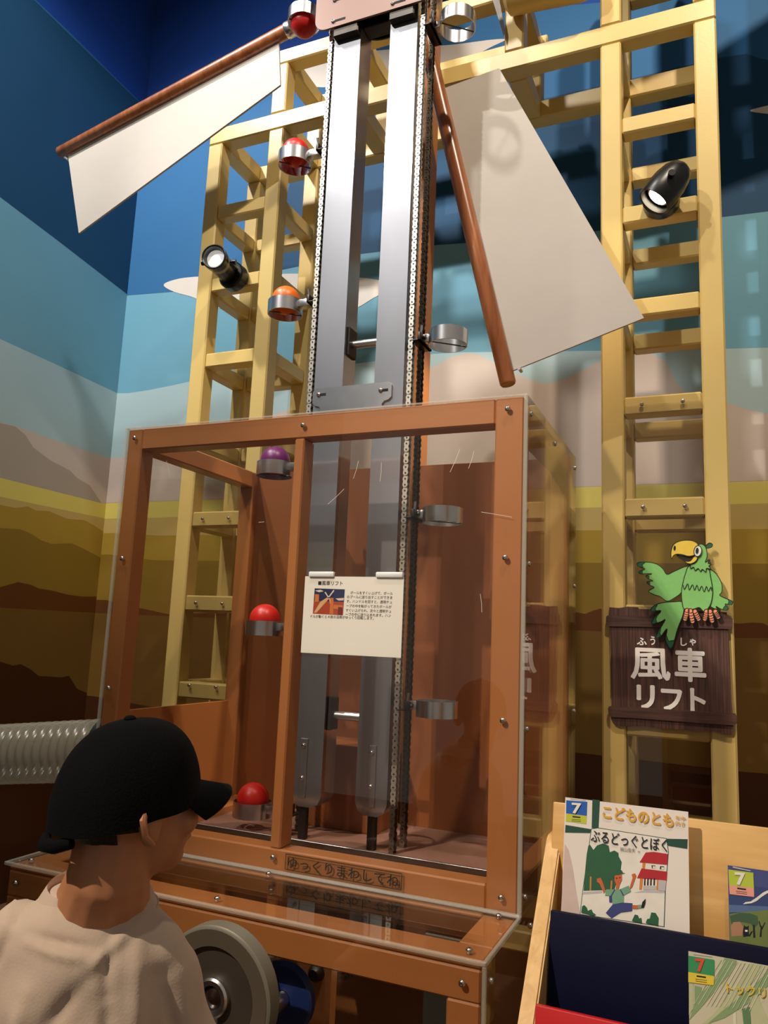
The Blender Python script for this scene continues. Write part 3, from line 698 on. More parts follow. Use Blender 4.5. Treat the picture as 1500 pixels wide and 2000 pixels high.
# ------------------------------------------------------------------ corrugated hose
HS = thing('corrugated_hose', (-1.55, 0.08, 1.06), 'clear corrugated plastic hose entering the left side of the case', 'hose')
HY, HZ, HR = 0.085, 1.045, 0.090
prof = []; n = 28; x = -1.318; step = 0.031
path = []; rad = []
for k in range(n * 6 + 1):
    u = k / 6.0
    path.append(Vector((x - step * u, HY - 0.0030 * u, HZ - 0.0036 * u))); rad.append(HR - 0.003 + 0.009 * abs(math.cos(math.pi * u)) ** 0.8)
MB().tube(path, rad, 40, False).build('hose_wall', HOSEM, HS)
MB().lathe([(HR + 0.002, 0), (HR + 0.016, 0), (HR + 0.016, 0.02), (HR + 0.002, 0.02), (HR + 0.002, 0)], (-1.336, HY, HZ), (1, 0, 0), 40).build('hose_clamp', BLACK, HS)

# ------------------------------------------------------------------ spotlights on the towers
def seen(px, away, ix, iy):
    v = ray(px).normalized(); rr = (right - v * right.dot(v)).normalized(); dd = (down - v * down.dot(v)).normalized()
    k = math.sqrt(1 - away * away) / math.hypot(ix, iy); return -v * away + rr * ix * k + dd * iy * k
def frame_to(dirv):
    d = Vector(dirv).normalized(); q = d.to_track_quat('Z', 'Y'); return q.to_matrix()
def spotlight(loc, base_z, body_c, aim, label, shape, glow, col, power):
    S = thing('spotlight', loc, label, 'spotlight'); l = Vector(loc)
    MB().lathe([(0.0, 0.0), (0.062, 0.0), (0.064, -0.004), (0.064, -0.045), (0.058, -0.052), (0.0, -0.054)], l, (0, 1, 0), 36).build('base', BLACK, S)
    c = Vector(body_c); d = Vector(aim).normalized()
    MB().tube([l + Vector((0, -0.05, 0)), c - d * 0.035], 0.014, 12).build('swivel', BLACK, S)
    if shape == 'tube':
        prof = [(0.0, -0.095), (0.035, -0.095), (0.046, -0.085), (0.048, -0.02), (0.048, 0.05), (0.053, 0.052), (0.055, 0.075), (0.055, 0.092), (0.051, 0.095), (0.046, 0.092), (0.040, 0.06)]
    else:
        prof = [(0.0, -0.105), (0.020, -0.101), (0.040, -0.086), (0.053, -0.060), (0.060, -0.025), (0.062, 0.02), (0.060, 0.065), (0.058, 0.069), (0.053, 0.066), (0.050, 0.04)]
    MB().lathe(prof, c, d, 40).build('housing', BLACK, S)
    lens_d = 0.066 if shape == 'tube' else 0.045
    MB().lathe([(0.0, lens_d), (0.040, lens_d), (0.0405, lens_d - 0.004)], c, d, 32).build('lens', emit('lens_glow', (1.0, 0.95, 0.9), 0.35) if shape == 'tube' else STEELP, S)
    MB().lathe([(0.0, lens_d + 0.002), (0.018 if shape == 'tube' else 0.034, lens_d + 0.001)], c, d, 24).build('bulb', glow, S)
    if shape == 'tube':
        MB().lathe([(0.0485, -0.012), (0.0492, -0.012), (0.0492, 0.012), (0.0485, 0.012)], c + d * 0.035, d, 40).build('maker_band', mat('band_beige', (150, 138, 112), 0.5), S)
    side = d.cross(Vector((0, 0, 1))).normalized()
    for sgn in (-1, 1):
        q = c + side * sgn * 0.052 + d * (0.03 if shape == 'tube' else -0.01)
        MB().cyl(q, q + side * sgn * 0.012, 0.006, 10).build('knob_stem', BLACK, S); MB().cyl(q + side * sgn * 0.012, q + side * sgn * 0.026, 0.012, 12).build('knob', BLACK, S)
    if shape == 'tube':
        yk = MB()
        for sgn in (-1, 1): yk.tube([c + side * sgn * 0.056 + d * 0.03, c + side * sgn * 0.056 - d * 0.05, c + side * sgn * 0.03 - d * 0.105, l + Vector((0, -0.05, 0))], 0.006, 8)
        yk.build('yoke', BLACK, S)
    sp = spot('spotlight_beam', c + d * (lens_d + 0.012), c + d * 2.0, power, col, 50, 0.6, 0.02); sp.parent = S; sp.matrix_parent_inverse = Matrix.Translation(-l)
    return S
sl = at((462, 545), Y=YG); sl.y = YG
spotlight(sl, 0, at((432, 518), Y=0.745), seen((430, 512), 0.86, -0.66, -0.75), 'black tube spotlight with knobs on the left yellow tower', 'tube', emit('bulb_white', (1.0, 0.93, 0.85), 3.0), (1.0, 0.9, 0.8), 4)
sr = at((1292, 398), Y=YG); sr.y = YG
c_ = at((1300, 366), Y=0.775)
spotlight(sr, 0, c_, seen((1290, 375), 0.48, -0.64, 0.77), 'black bullet spotlight shining down on the right yellow tower', 'bullet', emit('bulb_warm', (1.0, 0.86, 0.62), 30.0), (1.0, 0.8, 0.55), 80)

# ------------------------------------------------------------------ sign board with the parrot cutout
def sg(*pts): return [(1150 + x / 4.2857, 1040 + y / 4.2857) for x, y in pts]
YS = 0.868
SB = thing('sign_board', (0.28, YS, 1.17), 'dark brown plank signboard with white lettering on the right yellow tower', 'sign')
SIGNW = wood('sign_planks', (52, 30, 24), (96, 62, 52), 0.5, (220, 20, 5), 0.1); SIGNB = wood('sign_bars', (62, 38, 32), (86, 56, 48), 0.5, (6, 20, 140), 0.1)
def board(name, px, y, th, m_, parent, sm=0):
    pts = [at(p, Y=y) for p in (smooth_pts(px, sm) if sm else px)]
    return MB().prism(pts, (0, th, 0)).build(name, m_, parent, False)
board('plank', sg((172, 625), (250, 632), (320, 622), (410, 625), (420, 640), (780, 650), (1155, 668), (1160, 800), (1170, 820), (1195, 1400), (1205, 1510), (1210, 1640), (1200, 1695), (1140, 1690), (1040, 1660), (900, 1668), (760, 1650), (600, 1640), (450, 1620), (330, 1625), (240, 1620), (205, 1600), (185, 1560), (190, 1440), (185, 1100), (175, 790), (165, 690)), YS, 0.010, SIGNW, SB)
board('cross_bar', sg((145, 705), (160, 693), (400, 698), (700, 705), (1190, 712), (1205, 725), (1203, 800), (1185, 808), (700, 795), (400, 788), (160, 785), (145, 770)), YS - 0.006, 0.007, SIGNB, SB)
board('cross_bar', sg((160, 1470), (172, 1455), (400, 1462), (800, 1490), (1225, 1515), (1240, 1540), (1238, 1600), (1220, 1615), (800, 1585), (400, 1555), (185, 1545), (165, 1520)), YS - 0.006, 0.007, SIGNB, SB)
LET = mat('sign_white', (248, 240, 234), 0.5, var=0.01)
for ch, a, b, bold in (('風', (350, 960), (685, 1225), 0.022), ('車', (720, 960), (985, 1245), 0.03), ('リ', (400, 1270), (555, 1475), 0.035), ('フ', (605, 1305), (785, 1490), 0.035), ('ト', (850, 1300), (982, 1500), 0.035),
                 ('ふ', (402, 878), (486, 942), 0.03), ('う', (515, 868), (556, 942), 0.03), ('し', (768, 880), (822, 950), 0.03), ('ゃ', (843, 888), (897, 946), 0.03)):
    p0 = at(sg((a[0], b[1]))[0], Y=YS - 0.001); p1 = at(sg((b[0], b[1]))[0], Y=YS - 0.001); p2 = at(sg((a[0], a[1]))[0], Y=YS - 0.001)
    p1.z = p0.z
    place_text('letter', ch, p0, p1, NF, LET, SB, height=p2.z - p0.z, bold=bold, lift=0.0005)
PC = thing('parrot_cutout', (0.36, YS - 0.02, 1.5), 'flat green cartoon parrot cutout with yellow beak perched on the signboard', 'cutout')
GRN = ink('parrot_green', (126, 190, 106)); GRD = ink('parrot_dark_green', (34, 96, 62)); BEAK = ink('beak_yellow', (232, 198, 72)); TOE = ink('toe_orange', (242, 150, 112)); WHT = ink('white', (236, 230, 222)); EDGE = ink('outline', (16, 26, 18))
def shape(name, px, m_, y, th=0.006, sm=4, line=0.0024):
    px2 = smooth_pts(px, sm) if sm else px
    pts = [at(p, Y=y) for p in px2]
    mb = MB(); mb.mi = 0; mb.prism(pts, (0, th, 0)); mb.mi = 1
    strip(mb, [p + Vector((0, -0.0006, 0)) for p in pts + pts[:1]], line, NF)
    bmesh.ops.recalc_face_normals(mb.bm, faces=mb.bm.faces[:])
    return mb.build(name, [m_, EDGE], PC, False)
y0 = YS - 0.016
tail = shape('tail', sg((790, 585), (700, 580), (600, 590), (535, 622), (520, 658), (605, 655), (545, 720), (528, 762), (600, 748), (640, 730), (582, 830), (565, 882), (604, 868), (655, 805), (645, 900), (678, 970), (712, 915), (745, 800), (790, 680)), GRN, y0)
for px in (sg((520, 658), (535, 622), (575, 603), (556, 632), (560, 655)), sg((528, 762), (545, 720), (580, 680), (562, 722), (570, 752)), sg((565, 882), (582, 830), (604, 795), (596, 840), (604, 866)), sg((678, 970), (645, 900), (650, 860), (668, 905), (690, 905), (712, 905), (705, 945))):
    shape('feather_tip', px, GRD, y0 - 0.001, 0.001, 3, 0.0012)
wl = shape('raised_wing', sg((403, 265), (430, 248), (520, 250), (580, 270), (622, 305), (655, 350), (720, 322), (830, 280), (880, 330), (800, 420), (775, 500), (720, 545), (655, 575), (595, 535), (545, 520), (500, 490), (548, 460), (508, 440), (484, 412), (536, 405), (495, 385), (478, 362), (528, 345), (432, 345), (424, 325), (470, 305), (430, 290)), GRN, y0 - 0.001)
for px in (sg((403, 265), (430, 248), (470, 250), (445, 268), (455, 290), (425, 287)), sg((424, 325), (450, 315), (445, 332), (455, 350), (432, 345)), sg((478, 362), (505, 366), (500, 382), (492, 384)), sg((484, 412), (510, 414), (508, 434))):
    shape('feather_tip', px, GRD, y0 - 0.002, 0.001, 3, 0.0012)
wr = shape('folded_wing', sg((1000, 305), (1050, 330), (1090, 380), (1115, 440), (1113, 500), (1098, 528), (1195, 572), (1203, 590), (1190, 606), (1140, 598), (1165, 630), (1155, 650), (1105, 640), (1065, 618), (1072, 640), (1040, 632), (1010, 600), (1035, 500), (1020, 380)), GRN, y0 - 0.001)
for px in (sg((1203, 590), (1195, 572), (1165, 558), (1172, 580), (1165, 598), (1190, 606)), sg((1165, 630), (1148, 610), (1130, 625), (1125, 645), (1155, 650))):
    shape('feather_tip', px, GRD, y0 - 0.002, 0.001, 3, 0.0012)
tor = shape('torso', sg((840, 280), (920, 300), (1000, 305), (1020, 380), (1036, 480), (1030, 560), (1010, 618), (965, 662), (925, 628), (870, 642), (800, 640), (782, 590), (775, 500), (788, 420), (810, 340)), GRN, y0 - 0.003)
mb = MB(); strip(mb, [at(p, Y=y0 - 0.0046) for p in smooth_pts(sg((790, 440), (800, 475), (828, 428), (840, 480), (868, 436), (885, 482), (905, 440), (922, 486), (945, 448), (965, 496), (985, 450), (1000, 492), (1022, 455), (1028, 488)), 5, False)], 0.0022, NF); mb.build('chest_line', EDGE, tor, False)
shape('crest', sg((972, 132), (985, 105), (1010, 88), (1034, 98), (1030, 120), (1000, 132)), GRD, y0 - 0.003)
hd = shape('head', sg((912, 112), (940, 95), (975, 118), (990, 170), (988, 210), (975, 250), (1012, 228), (998, 256), (1028, 268), (1004, 280), (1022, 305), (985, 300), (980, 330), (950, 308), (935, 325), (915, 300), (890, 318), (878, 290), (850, 300), (852, 275), (828, 268), (880, 258), (910, 220), (905, 160)), GRN, y0 - 0.005)
shape('mouth', sg((735, 188), (800, 196), (885, 190), (880, 225), (830, 242), (790, 232)), ink('mouth_dark', (40, 22, 16)), y0 - 0.004, 0.003)
bk = shape('beak', sg((688, 200), (690, 150), (712, 98), (765, 70), (840, 64), (895, 80), (916, 112), (905, 160), (880, 190), (830, 198), (780, 184), (730, 182), (704, 200), (696, 222)), BEAK, y0 - 0.008)
shape('lower_beak', sg((792, 224), (815, 240), (850, 236), (876, 205), (905, 190), (910, 215), (890, 245), (850, 262), (815, 252)), BEAK, y0 - 0.008)
def ell(cx, cy, rx, ry, n=20, rot=0.0): return sg(*[(cx + rx * math.cos(t) * math.cos(rot) - ry * math.sin(t) * math.sin(rot), cy + rx * math.cos(t) * math.sin(rot) + ry * math.sin(t) * math.cos(rot)) for t in [2 * math.pi * k / n for k in range(n)]])
eye = shape('eye', ell(912, 155, 32, 46, 20, 0.15), WHT, y0 - 0.010, 0.002, 0)
shape('pupil', ell(906, 152, 11, 24, 16, 0.15), EDGE, y0 - 0.0115, 0.001, 0, 0.001); shape('nostril', ell(718, 130, 8, 19, 14, 0.1), EDGE, y0 - 0.009, 0.001, 0, 0.001)
for a, b in (((822, 652), (806, 722)), ((850, 655), (868, 742)), ((888, 660), (918, 722)), ((984, 660), (972, 722)), ((1014, 660), (1032, 738)), ((1058, 660), (1082, 706))):
    dx, dy = b[0] - a[0], b[1] - a[1]; ln = math.hypot(dx, dy); ux, uy = dx / ln, dy / ln; hw = 19
    out = [(b[0] + hw * (math.cos(t) * -uy + math.sin(t) * ux), b[1] + hw * (math.cos(t) * ux + math.sin(t) * uy)) for t in [math.pi * k / 6 for k in range(7)]] + [(a[0] - hw * (math.cos(t) * -uy + math.sin(t) * ux), a[1] - hw * (math.cos(t) * ux + math.sin(t) * uy)) for t in [math.pi * k / 6 for k in range(7)]]
    to = shape('toe', sg(*out), TOE, y0 - 0.008, 0.006, 0)
    mb = MB()
    for f in (0.15, 0.42, 0.68, 0.92):
        cx, cy = a[0] + dx * f, a[1] + dy * f
        strip(mb, [at(p, Y=y0 - 0.0092) for p in sg((cx + uy * hw, cy - ux * hw), (cx + ux * 6, cy + uy * 6), (cx - uy * hw, cy + ux * hw))], 0.0018, NF)
    mb.build('toe_stripe', EDGE, to, False)

# ------------------------------------------------------------------ magazine rack
RK = thing('magazine_rack', (0.55, -0.65, 0), 'wooden magazine rack with a navy and a red tier panel', 'rack')
BIRCH = wood('birch_ply', (206, 158, 92), (226, 184, 118), 0.35, (4, 30, 30), 0.25); BIRCHV = wood('birch_edge', (210, 166, 100), (230, 190, 126), 0.35, (60, 60, 6), 0.25)
NAVY = mat('navy_paint', (2, 6, 40), 0.55, var=0.06, spec=0.15); REDP = mat('red_paint', (196, 22, 26), 0.4, var=0.06)
RX0, RX1 = 0.160, 1.02
def sidep(x):
    prof = [(-0.44, 0.0), (-0.88, 0.0), (-0.88, 0.66), (-0.835, 0.732), (-0.696, 0.885), (-0.512, 1.088), (-0.500, 1.100), (-0.487, 1.105), (-0.466, 1.105), (-0.450, 1.098), (-0.44, 1.08)]
    mb = MB(); mb.prism([(x, y, z) for y, z in prof], (0.025, 0, 0))
    bmesh.ops.bevel(mb.bm, geom=[e for e in mb.bm.edges if abs(e.verts[0].co.x - e.verts[1].co.x) < 1e-6], offset=0.003, segments=2, affect='EDGES')
    mb.build('side_panel', BIRCHV, RK)
sidep(RX0); sidep(RX1 - 0.025)
TL_ = Vector((0, -0.172, -0.985))           # down the leaning panels
def leaning(name, x0, x1, y, z, h, th, m_):
    a = Vector((0, y, z)); b = a + TL_ * h; n = Vector((0, 0.985, -0.172)) * th
    pts = []
    for base in (b, a):
        pts += [Vector((x0, base.y, base.z)), Vector((x1, base.y, base.z)), Vector((x1, base.y, base.z)) + n, Vector((x0, base.y, base.z)) + n]
    MB().hexa(pts, 0.002).build(name, m_, RK)
leaning('back_board', RX0 + 0.011, RX1 - 0.011, -0.500, 1.160, 0.32, 0.018, BIRCH)
leaning('tier_panel', RX0 + 0.027, RX1 - 0.027, -0.598, 1.016, 0.24, 0.012, NAVY)
leaning('tier_panel', RX0 + 0.027, RX1 - 0.027, -0.700, 0.918, 0.24, 0.012, REDP)
for y, z in ((-0.545, 0.885), (-0.645, 0.775), (-0.745, 0.66)): bx('tier_shelf', RX0 + 0.026, RX1 - 0.026, y - 0.075, y + 0.005, z - 0.014, z, BIRCH, RK, 0.001)
bx('plinth', RX0 + 0.026, RX1 - 0.026, -0.86, -0.46, 0.06, 0.08, BIRCH, RK, 0.001)

NB_ = Vector((0, -0.985, 0.172)).normalized()
def magazine(label, P0, wdt=0.1915, hgt=0.263, col=(240, 232, 226)):
    """P0 upper left corner of the cover; leans back on the panel behind it"""
    Mg = thing('magazine', P0 + TL_ * hgt, label, 'magazine')
    pts = []
    for base in (P0 + TL_ * hgt, P0):
        pts += [base, base + Vector((wdt, 0, 0)), base + Vector((wdt, 0, 0)) - NB_ * 0.004, base - NB_ * 0.004]
    MB().hexa(pts).build('cover', mat('cover_%d' % int(P0.x * 1000), col, 0.35, var=0.02), Mg)
    return Mg
def cover_text(name, s_, cv, a, b, top, m_, parent, P0, bold=0.0):
    q0 = on_plane(cv(a)[0], P0 + NB_ * 0.0020, NB_); q1 = on_plane(cv(b)[0], P0 + NB_ * 0.0020, NB_); q2 = on_plane(cv((a[0], top))[0], P0 + NB_ * 0.0020, NB_)
    return place_text(name, s_, q0, q1, NB_, m_, parent, height=(q2 - q0).length, bold=bold, lift=0.0)
# first magazine
P1_ = Vector((0.197, -0.530, 1.175)); M1 = magazine('white magazine with a running boy drawing in the top tier', P1_)
def c1(*pts): return [(1080 + x / 5.0, 1540 + y / 5.0) for x, y in pts]
GB = ink('bar_green', (34, 78, 66)); TREE = ink('tree_green', (44, 98, 68)); ROOF = ink('roof_red', (186, 42, 54)); SKIN_I = ink('drawn_skin', (206, 104, 62)); CREAM = ink('cream', (238, 234, 226)); ORA = ink('post_orange', (216, 136, 60))
PINK = ink('path_pink', (212, 192, 186)); SHIRT_I = ink('shirt_green', (120, 170, 140)); SHORT = ink('shorts_blue', (62, 70, 132)); NIGHT = ink('ink_black', (24, 24, 34)); GREY_I = ink('ink_grey', (196, 192, 198))
for nm_, q_, m_ in (('cover_bar', ((385, 105), (458, 115), (445, 390), (378, 385)), GB), ('cover_bar', ((122, 355), (375, 398), (362, 435), (118, 430)), GB), ('cover_bar', ((1105, 490), (1315, 495), (1312, 590), (1125, 560)), GB),
    ('cover_path', ((116, 540), (152, 600), (190, 760), (225, 1000), (262, 1230), (78, 1204)), PINK)): flat(nm_, [(c1(*q_), m_)], M1, P0=P1_, N=NB_)  # green bars and the pinkish path of the cover print
flat('cover_picture', [(c1((372, 392), (440, 382), (1112, 486), (1130, 620), (1100, 1000), (1088, 1352), (262, 1230), (288, 1000), (350, 560)), GB),
    (c1((378, 398), (440, 389), (1106, 492), (1124, 620), (1093, 1000), (1081, 1346), (268, 1226), (294, 1000), (356, 560)), CREAM),
    (c1((345, 560), (362, 548), (395, 600), (430, 556), (490, 535), (545, 560), (556, 622), (600, 605), (640, 630), (642, 662), (672, 720), (662, 800), (600, 992), (298, 1000), (318, 760), (330, 640)), TREE),
    (c1((362, 860), (376, 860), (372, 998), (358, 998)), ORA), (c1((566, 900), (580, 900), (574, 990), (560, 990)), ORA),
    (c1((290, 1010), (480, 1000), (480, 1022), (290, 1036)), GREY_I), (c1((790, 1018), (900, 990), (1092, 1005), (1092, 1022), (900, 1016)), GREY_I),
    (c1((875, 725), (905, 730), (897, 785), (872, 785)), ORA), (c1((850, 878), (882, 880), (868, 992), (842, 988)), ORA), (c1((1015, 890), (1032, 892), (1026, 995), (1010, 993)), ORA),
    (c1((905, 625), (980, 618), (1122, 640), (1116, 746), (845, 722)), ROOF), (c1((865, 780), (1116, 812), (1110, 898), (820, 876)), ROOF),
    (c1((962, 750), (1000, 752), (998, 782), (966, 780)), NIGHT), (c1((974, 758), (1000, 760), (998, 782), (974, 780)), CREAM), (c1((1046, 758), (1086, 762), (1084, 792), (1044, 788)), NIGHT), (c1((1058, 768), (1084, 770), (1083, 792), (1058, 790)), CREAM),
    (c1((880, 948), (1008, 952), (1004, 990), (878, 986)), GREY_I), (c1((1036, 896), (1106, 902), (1096, 1002), (1028, 996)), GREY_I)]
    + [(c1((892 + d, 876), (904 + d, 877), (902 + d, 946), (888 + d, 945)), NIGHT) for d in (0, 30, 60, 92)]
    + [(c1((548, 1050), (582, 1040), (576, 1115), (550, 1112)), SHORT), (c1((428, 882), (465, 870), (482, 905), (515, 1005), (495, 1022), (455, 930), (430, 912)), SKIN_I), (c1((768, 838), (800, 828), (815, 850), (800, 890), (775, 960), (748, 988), (756, 940), (778, 872)), SKIN_I),
    (c1((600, 850), (672, 840), (674, 890), (652, 940), (640, 985), (612, 980), (618, 940), (600, 900)), SKIN_I), (c1((583, 848), (600, 800), (640, 780), (672, 800), (682, 822), (706, 828), (660, 838), (605, 850), (590, 880)), TREE),
    (c1((520, 985), (610, 985), (650, 985), (740, 948), (762, 1005), (692, 1042), (690, 1112), (582, 1132), (576, 1050), (508, 1045)), SHIRT_I), (c1((600, 985), (612, 985), (570, 1060), (558, 1055)), SHORT), (c1((652, 985), (662, 985), (695, 1045), (682, 1048)), SHORT),
    (c1((585, 1130), (690, 1115), (775, 1120), (772, 1196), (660, 1210), (570, 1266), (515, 1215)), SHORT), (c1((777, 1138), (832, 1140), (832, 1175), (775, 1175)), SKIN_I), (c1((830, 1136), (864, 1134), (864, 1168), (832, 1172)), SHIRT_I), (c1((860, 1166), (872, 1110), (905, 1075), (902, 1120), (886, 1166)), NIGHT),
    (c1((616, 872), (628, 870), (628, 880), (617, 882)), NIGHT), (c1((648, 866), (658, 864), (659, 874), (649, 876)), NIGHT),
    (c1((275, 1212), (285, 1150), (305, 1138), (328, 1160), (340, 1195), (375, 1180), (390, 1212), (420, 1232), (400, 1244)), TREE), (c1((770, 1292), (800, 1230), (830, 1238), (840, 1270), (862, 1262), (868, 1316)), TREE), (c1((905, 1312), (920, 1275), (945, 1270), (960, 1210), (1002, 1215), (1030, 1262), (1026, 1340)), TREE)], M1, P0=P1_, N=NB_, base=0.0005)
flat('issue_badge', [(c1((130, 115), (335, 130), (330, 268), (128, 243)), ink('badge_blue', (30, 96, 186))), (c1((128, 243), (330, 268), (325, 347), (126, 320)), ink('badge_lime', (196, 204, 60))), (c1((190, 268), (268, 276), (268, 290), (190, 282)), NIGHT), (c1((182, 297), (272, 306), (272, 311), (182, 302)), NIGHT), (c1((182, 312), (272, 322), (272, 327), (182, 317)), NIGHT), (c1((168, 95), (320, 112), (320, 120), (168, 103)), GREY_I)], M1, P0=P1_, N=NB_)
for nm, s_, a, b, top, m_, bo in (('issue_number', '7', (184, 243), (278, 250), 138, CREAM, 0.03), ('cover_title', 'こどものとも', (485, 290), (1178, 382), 160, ink('title_gold', (224, 172, 66)), 0.035), ('cover_note', '年中', (1194, 303), (1292, 316), 262, ink('title_gold', (224, 172, 66)), 0.02),
                               ('cover_note', '向き', (1194, 358), (1290, 370), 318, ink('title_gold', (224, 172, 66)), 0.02), ('story_title', 'ぶるどっぐとぼく', (368, 520), (1115, 622), 400, NIGHT, 0.012), ('author_line', '梶山俊夫', (655, 612), (802, 626), 572, ink('ink_mid', (120, 116, 112)), 0.0), ('author_line', '作', (828, 632), (852, 634), 606, ink('ink_mid', (120, 116, 112)), 0.0)):
    cover_text(nm, s_, c1, a, b, top, m_, M1, P1_, bo)
# second magazine, cut by the frame
P2_ = Vector((0.4435, -0.530, 1.1036)); M2 = magazine('night blue magazine with a lime badge at the right end of the top tier', P2_, 0.19, 0.19, (76, 84, 140))
def c2(*pts): return [(1320 + x / 5.883, 1660 + y / 5.883) for x, y in pts]
MEAD = ink('meadow', (112, 128, 72)); BUSH = ink('night_bush', (66, 96, 70)); DUSK = ink('dusk_blue', (54, 72, 124)); HAZE = ink('haze_blue', (86, 112, 158))
flat('cover_picture', [(c2((605, 500), (1400, 610), (1400, 480), (900, 420), (604, 380)), DUSK), (c2((612, 640), (1059, 690), (1400, 730), (1400, 600), (1059, 560), (608, 500)), DUSK), (c2((614, 720), (1059, 710), (1400, 760), (1400, 690), (1059, 650), (612, 630)), HAZE),
    (c2((618, 735), (760, 715), (1059, 690), (1400, 740), (1400, 1250), (1059, 1180), (624, 1120)), MEAD), (c2((620, 760), (740, 720), (860, 730), (940, 760), (950, 850), (900, 900), (860, 850), (760, 830), (640, 850)), BUSH), (c2((885, 860), (905, 860), (915, 1010), (890, 1010)), NIGHT), (c2((975, 880), (990, 870), (985, 1000), (962, 1000)), NIGHT), (c2((985, 900), (1020, 830), (1030, 835), (992, 920)), NIGHT), (c2((970, 890), (950, 820), (960, 818), (985, 885)), NIGHT),
    (c2((630, 880), (660, 830), (740, 825), (780, 900), (760, 990), (640, 995)), ink('wagon', (176, 130, 104))), (c2((775, 905), (785, 862), (800, 880), (822, 882), (838, 866), (836, 915), (842, 990), (776, 1000), (770, 940)), NIGHT), (c2((794, 918), (826, 920), (822, 942), (796, 940)), CREAM), (c2((838, 985), (862, 940), (886, 930), (870, 960), (848, 998)), NIGHT),
    (c2((770, 624), (800, 600), (860, 592), (930, 545), (1000, 490), (1050, 466), (1120, 468), (1120, 500), (1050, 498), (985, 540), (930, 585), (870, 612)), CREAM), (c2((655, 190), (860, 235), (858, 246), (655, 205)), GREY_I)], M2, P0=P2_, N=NB_)
flat('issue_badge', [(c2((604, 225), (890, 262), (897, 437), (612, 405)), ink('badge_lime2', (188, 206, 70))), (c2((612, 405), (897, 437), (900, 541), (618, 508)), ink('badge_pink', (240, 164, 150))), (c2((705, 432), (806, 446), (806, 464), (705, 450)), NIGHT), (c2((690, 470), (820, 486), (820, 492), (690, 476)), NIGHT), (c2((695, 490), (818, 506), (818, 512), (695, 496)), NIGHT)], M2, P0=P2_, N=NB_, base=0.0010)
cover_text('issue_number', '7', c2, (690, 402), (812, 410), 258, CREAM, M2, P2_, 0.03)
# third magazine in front of the navy panel
P3_ = Vector((0.3905, -0.655, 1.0115)); M3 = magazine('pale green magazine with leek leaves in front of the navy panel', P3_, 0.1915, 0.235, (206, 204, 178))
LF1 = ink('leaf_green', (138, 168, 120)); LF2 = ink('leaf_pale', (190, 196, 156)); LF3 = ink('leaf_white', (222, 222, 196)); LF4 = ink('leaf_deep', (96, 136, 96))
lv = [(c2((470, 1470), (560, 1240), (700, 1270), (640, 1400), (300, 1800), (150, 1960), (240, 1700)), LF1), (c2((860, 1300), (700, 1560), (420, 1900), (300, 2000), (380, 2000), (560, 1900), (900, 1500), (1020, 1330)), LF2), (c2((900, 1560), (1059, 1380), (1200, 1300), (1200, 1420), (900, 1720), (560, 1930), (360, 2000), (520, 1860)), LF1),
      (c2((150, 1540), (200, 1540), (200, 1820), (150, 1900)), LF2), (c2((215, 1560), (300, 1580), (270, 1700), (215, 1790)), LF1), (c2((850, 1690), (930, 1660), (1059, 1950), (1200, 2200), (960, 2200), (880, 1960)), LF2), (c2((760, 1830), (850, 1800), (880, 2200), (800, 2200)), LF4), (c2((1059, 1440), (1100, 1430), (1140, 2200), (1080, 2200)), LF4), (c2((660, 1880), (690, 1860), (700, 2200), (650, 2200)), LF3)]
for k in range(14):
    a = 520 + 45 * k; lv.append((c2((a, 1262 + 6 * k), (a + 8, 1263 + 6 * k), (a - 300 + 4 * k, 1760 + 6 * k), (a - 320 + 4 * k, 1780 + 6 * k)), LF3 if k % 2 else LF2))
flat('cover_picture', lv, M3, P0=P3_, N=NB_)
flat('issue_badge', [(c2((143, 1215), (440, 1262), (440, 1450), (143, 1402)), ink('badge_green', (58, 150, 96))), (c2((143, 1402), (440, 1450), (435, 1556), (143, 1520)), ink('badge_yellow', (232, 208, 66))), (c2((238, 1440), (346, 1456), (346, 1474), (238, 1458)), NIGHT), (c2((225, 1480), (358, 1498), (358, 1504), (225, 1486)), NIGHT), (c2((225, 1502), (358, 1522), (358, 1528), (225, 1508)), NIGHT), (c2((195, 1190), (415, 1220), (415, 1228), (195, 1198)), GREY_I)], M3, P0=P3_, N=NB_, base=0.0012)
cover_text('issue_number', '7', c2, (236, 1400), (350, 1408), 1248, ink('seven_red', (226, 84, 62)), M3, P3_, 0.03)
cover_text('cover_title', 'トックリ', c2, (585, 1646), (1040, 1712), 1520, ink('title_yellow', (222, 196, 70)), M3, P3_, 0.03)

# ------------------------------------------------------------------ the child at the crank wheel
SKIN = mat('skin', (188, 128, 90), 0.5, var=0.06, scale=12, sub=0.15, bump=0.05, bscale=150)
SHIRT = mat('shirt_cotton', (198, 177, 158), 0.85, var=0.03, scale=8, bump=0.12, bscale=260, sheen=0.1)
CAPM = mat('cap_cloth', (7, 7, 10), 0.95, spec=0.15, var=0.1, scale=20, bump=0.3, bscale=300)
HAIR = mat('hair', (26, 18, 13), 0.6, var=0.2, scale=60, bump=0.6, bscale=220)
TROU = mat('trouser_cloth', (46, 50, 62), 0.85); SHOE = mat('shoe_canvas', (40, 40, 44), 0.7)
fx = Vector((fwd.x, fwd.y, 0)).normalized(); rx = Vector((right.x, right.y, 0)).normalized(); ZU = Vector((0, 0, 1))
NBs = pd((186, 1752), 1.17)                 # base of the neck
HC_ = pd((264, 1564), 1.175)                # centre of the head
face = (rx * 0.74 + fx * 0.67).normalized() # where the child looks
hl = face.cross(ZU).normalized()            # the child's right-hand side is hl
pitch = math.radians(3)
hd_f = (face * math.cos(pitch) + ZU * math.sin(pitch)).normalized(); hd_u = hl.cross(hd_f).normalized()
def hp(f, r, u): return HC_ + hd_f * f + hl * r + hd_u * u
HROT = Matrix((hd_f, hl, hd_u)).transposed()
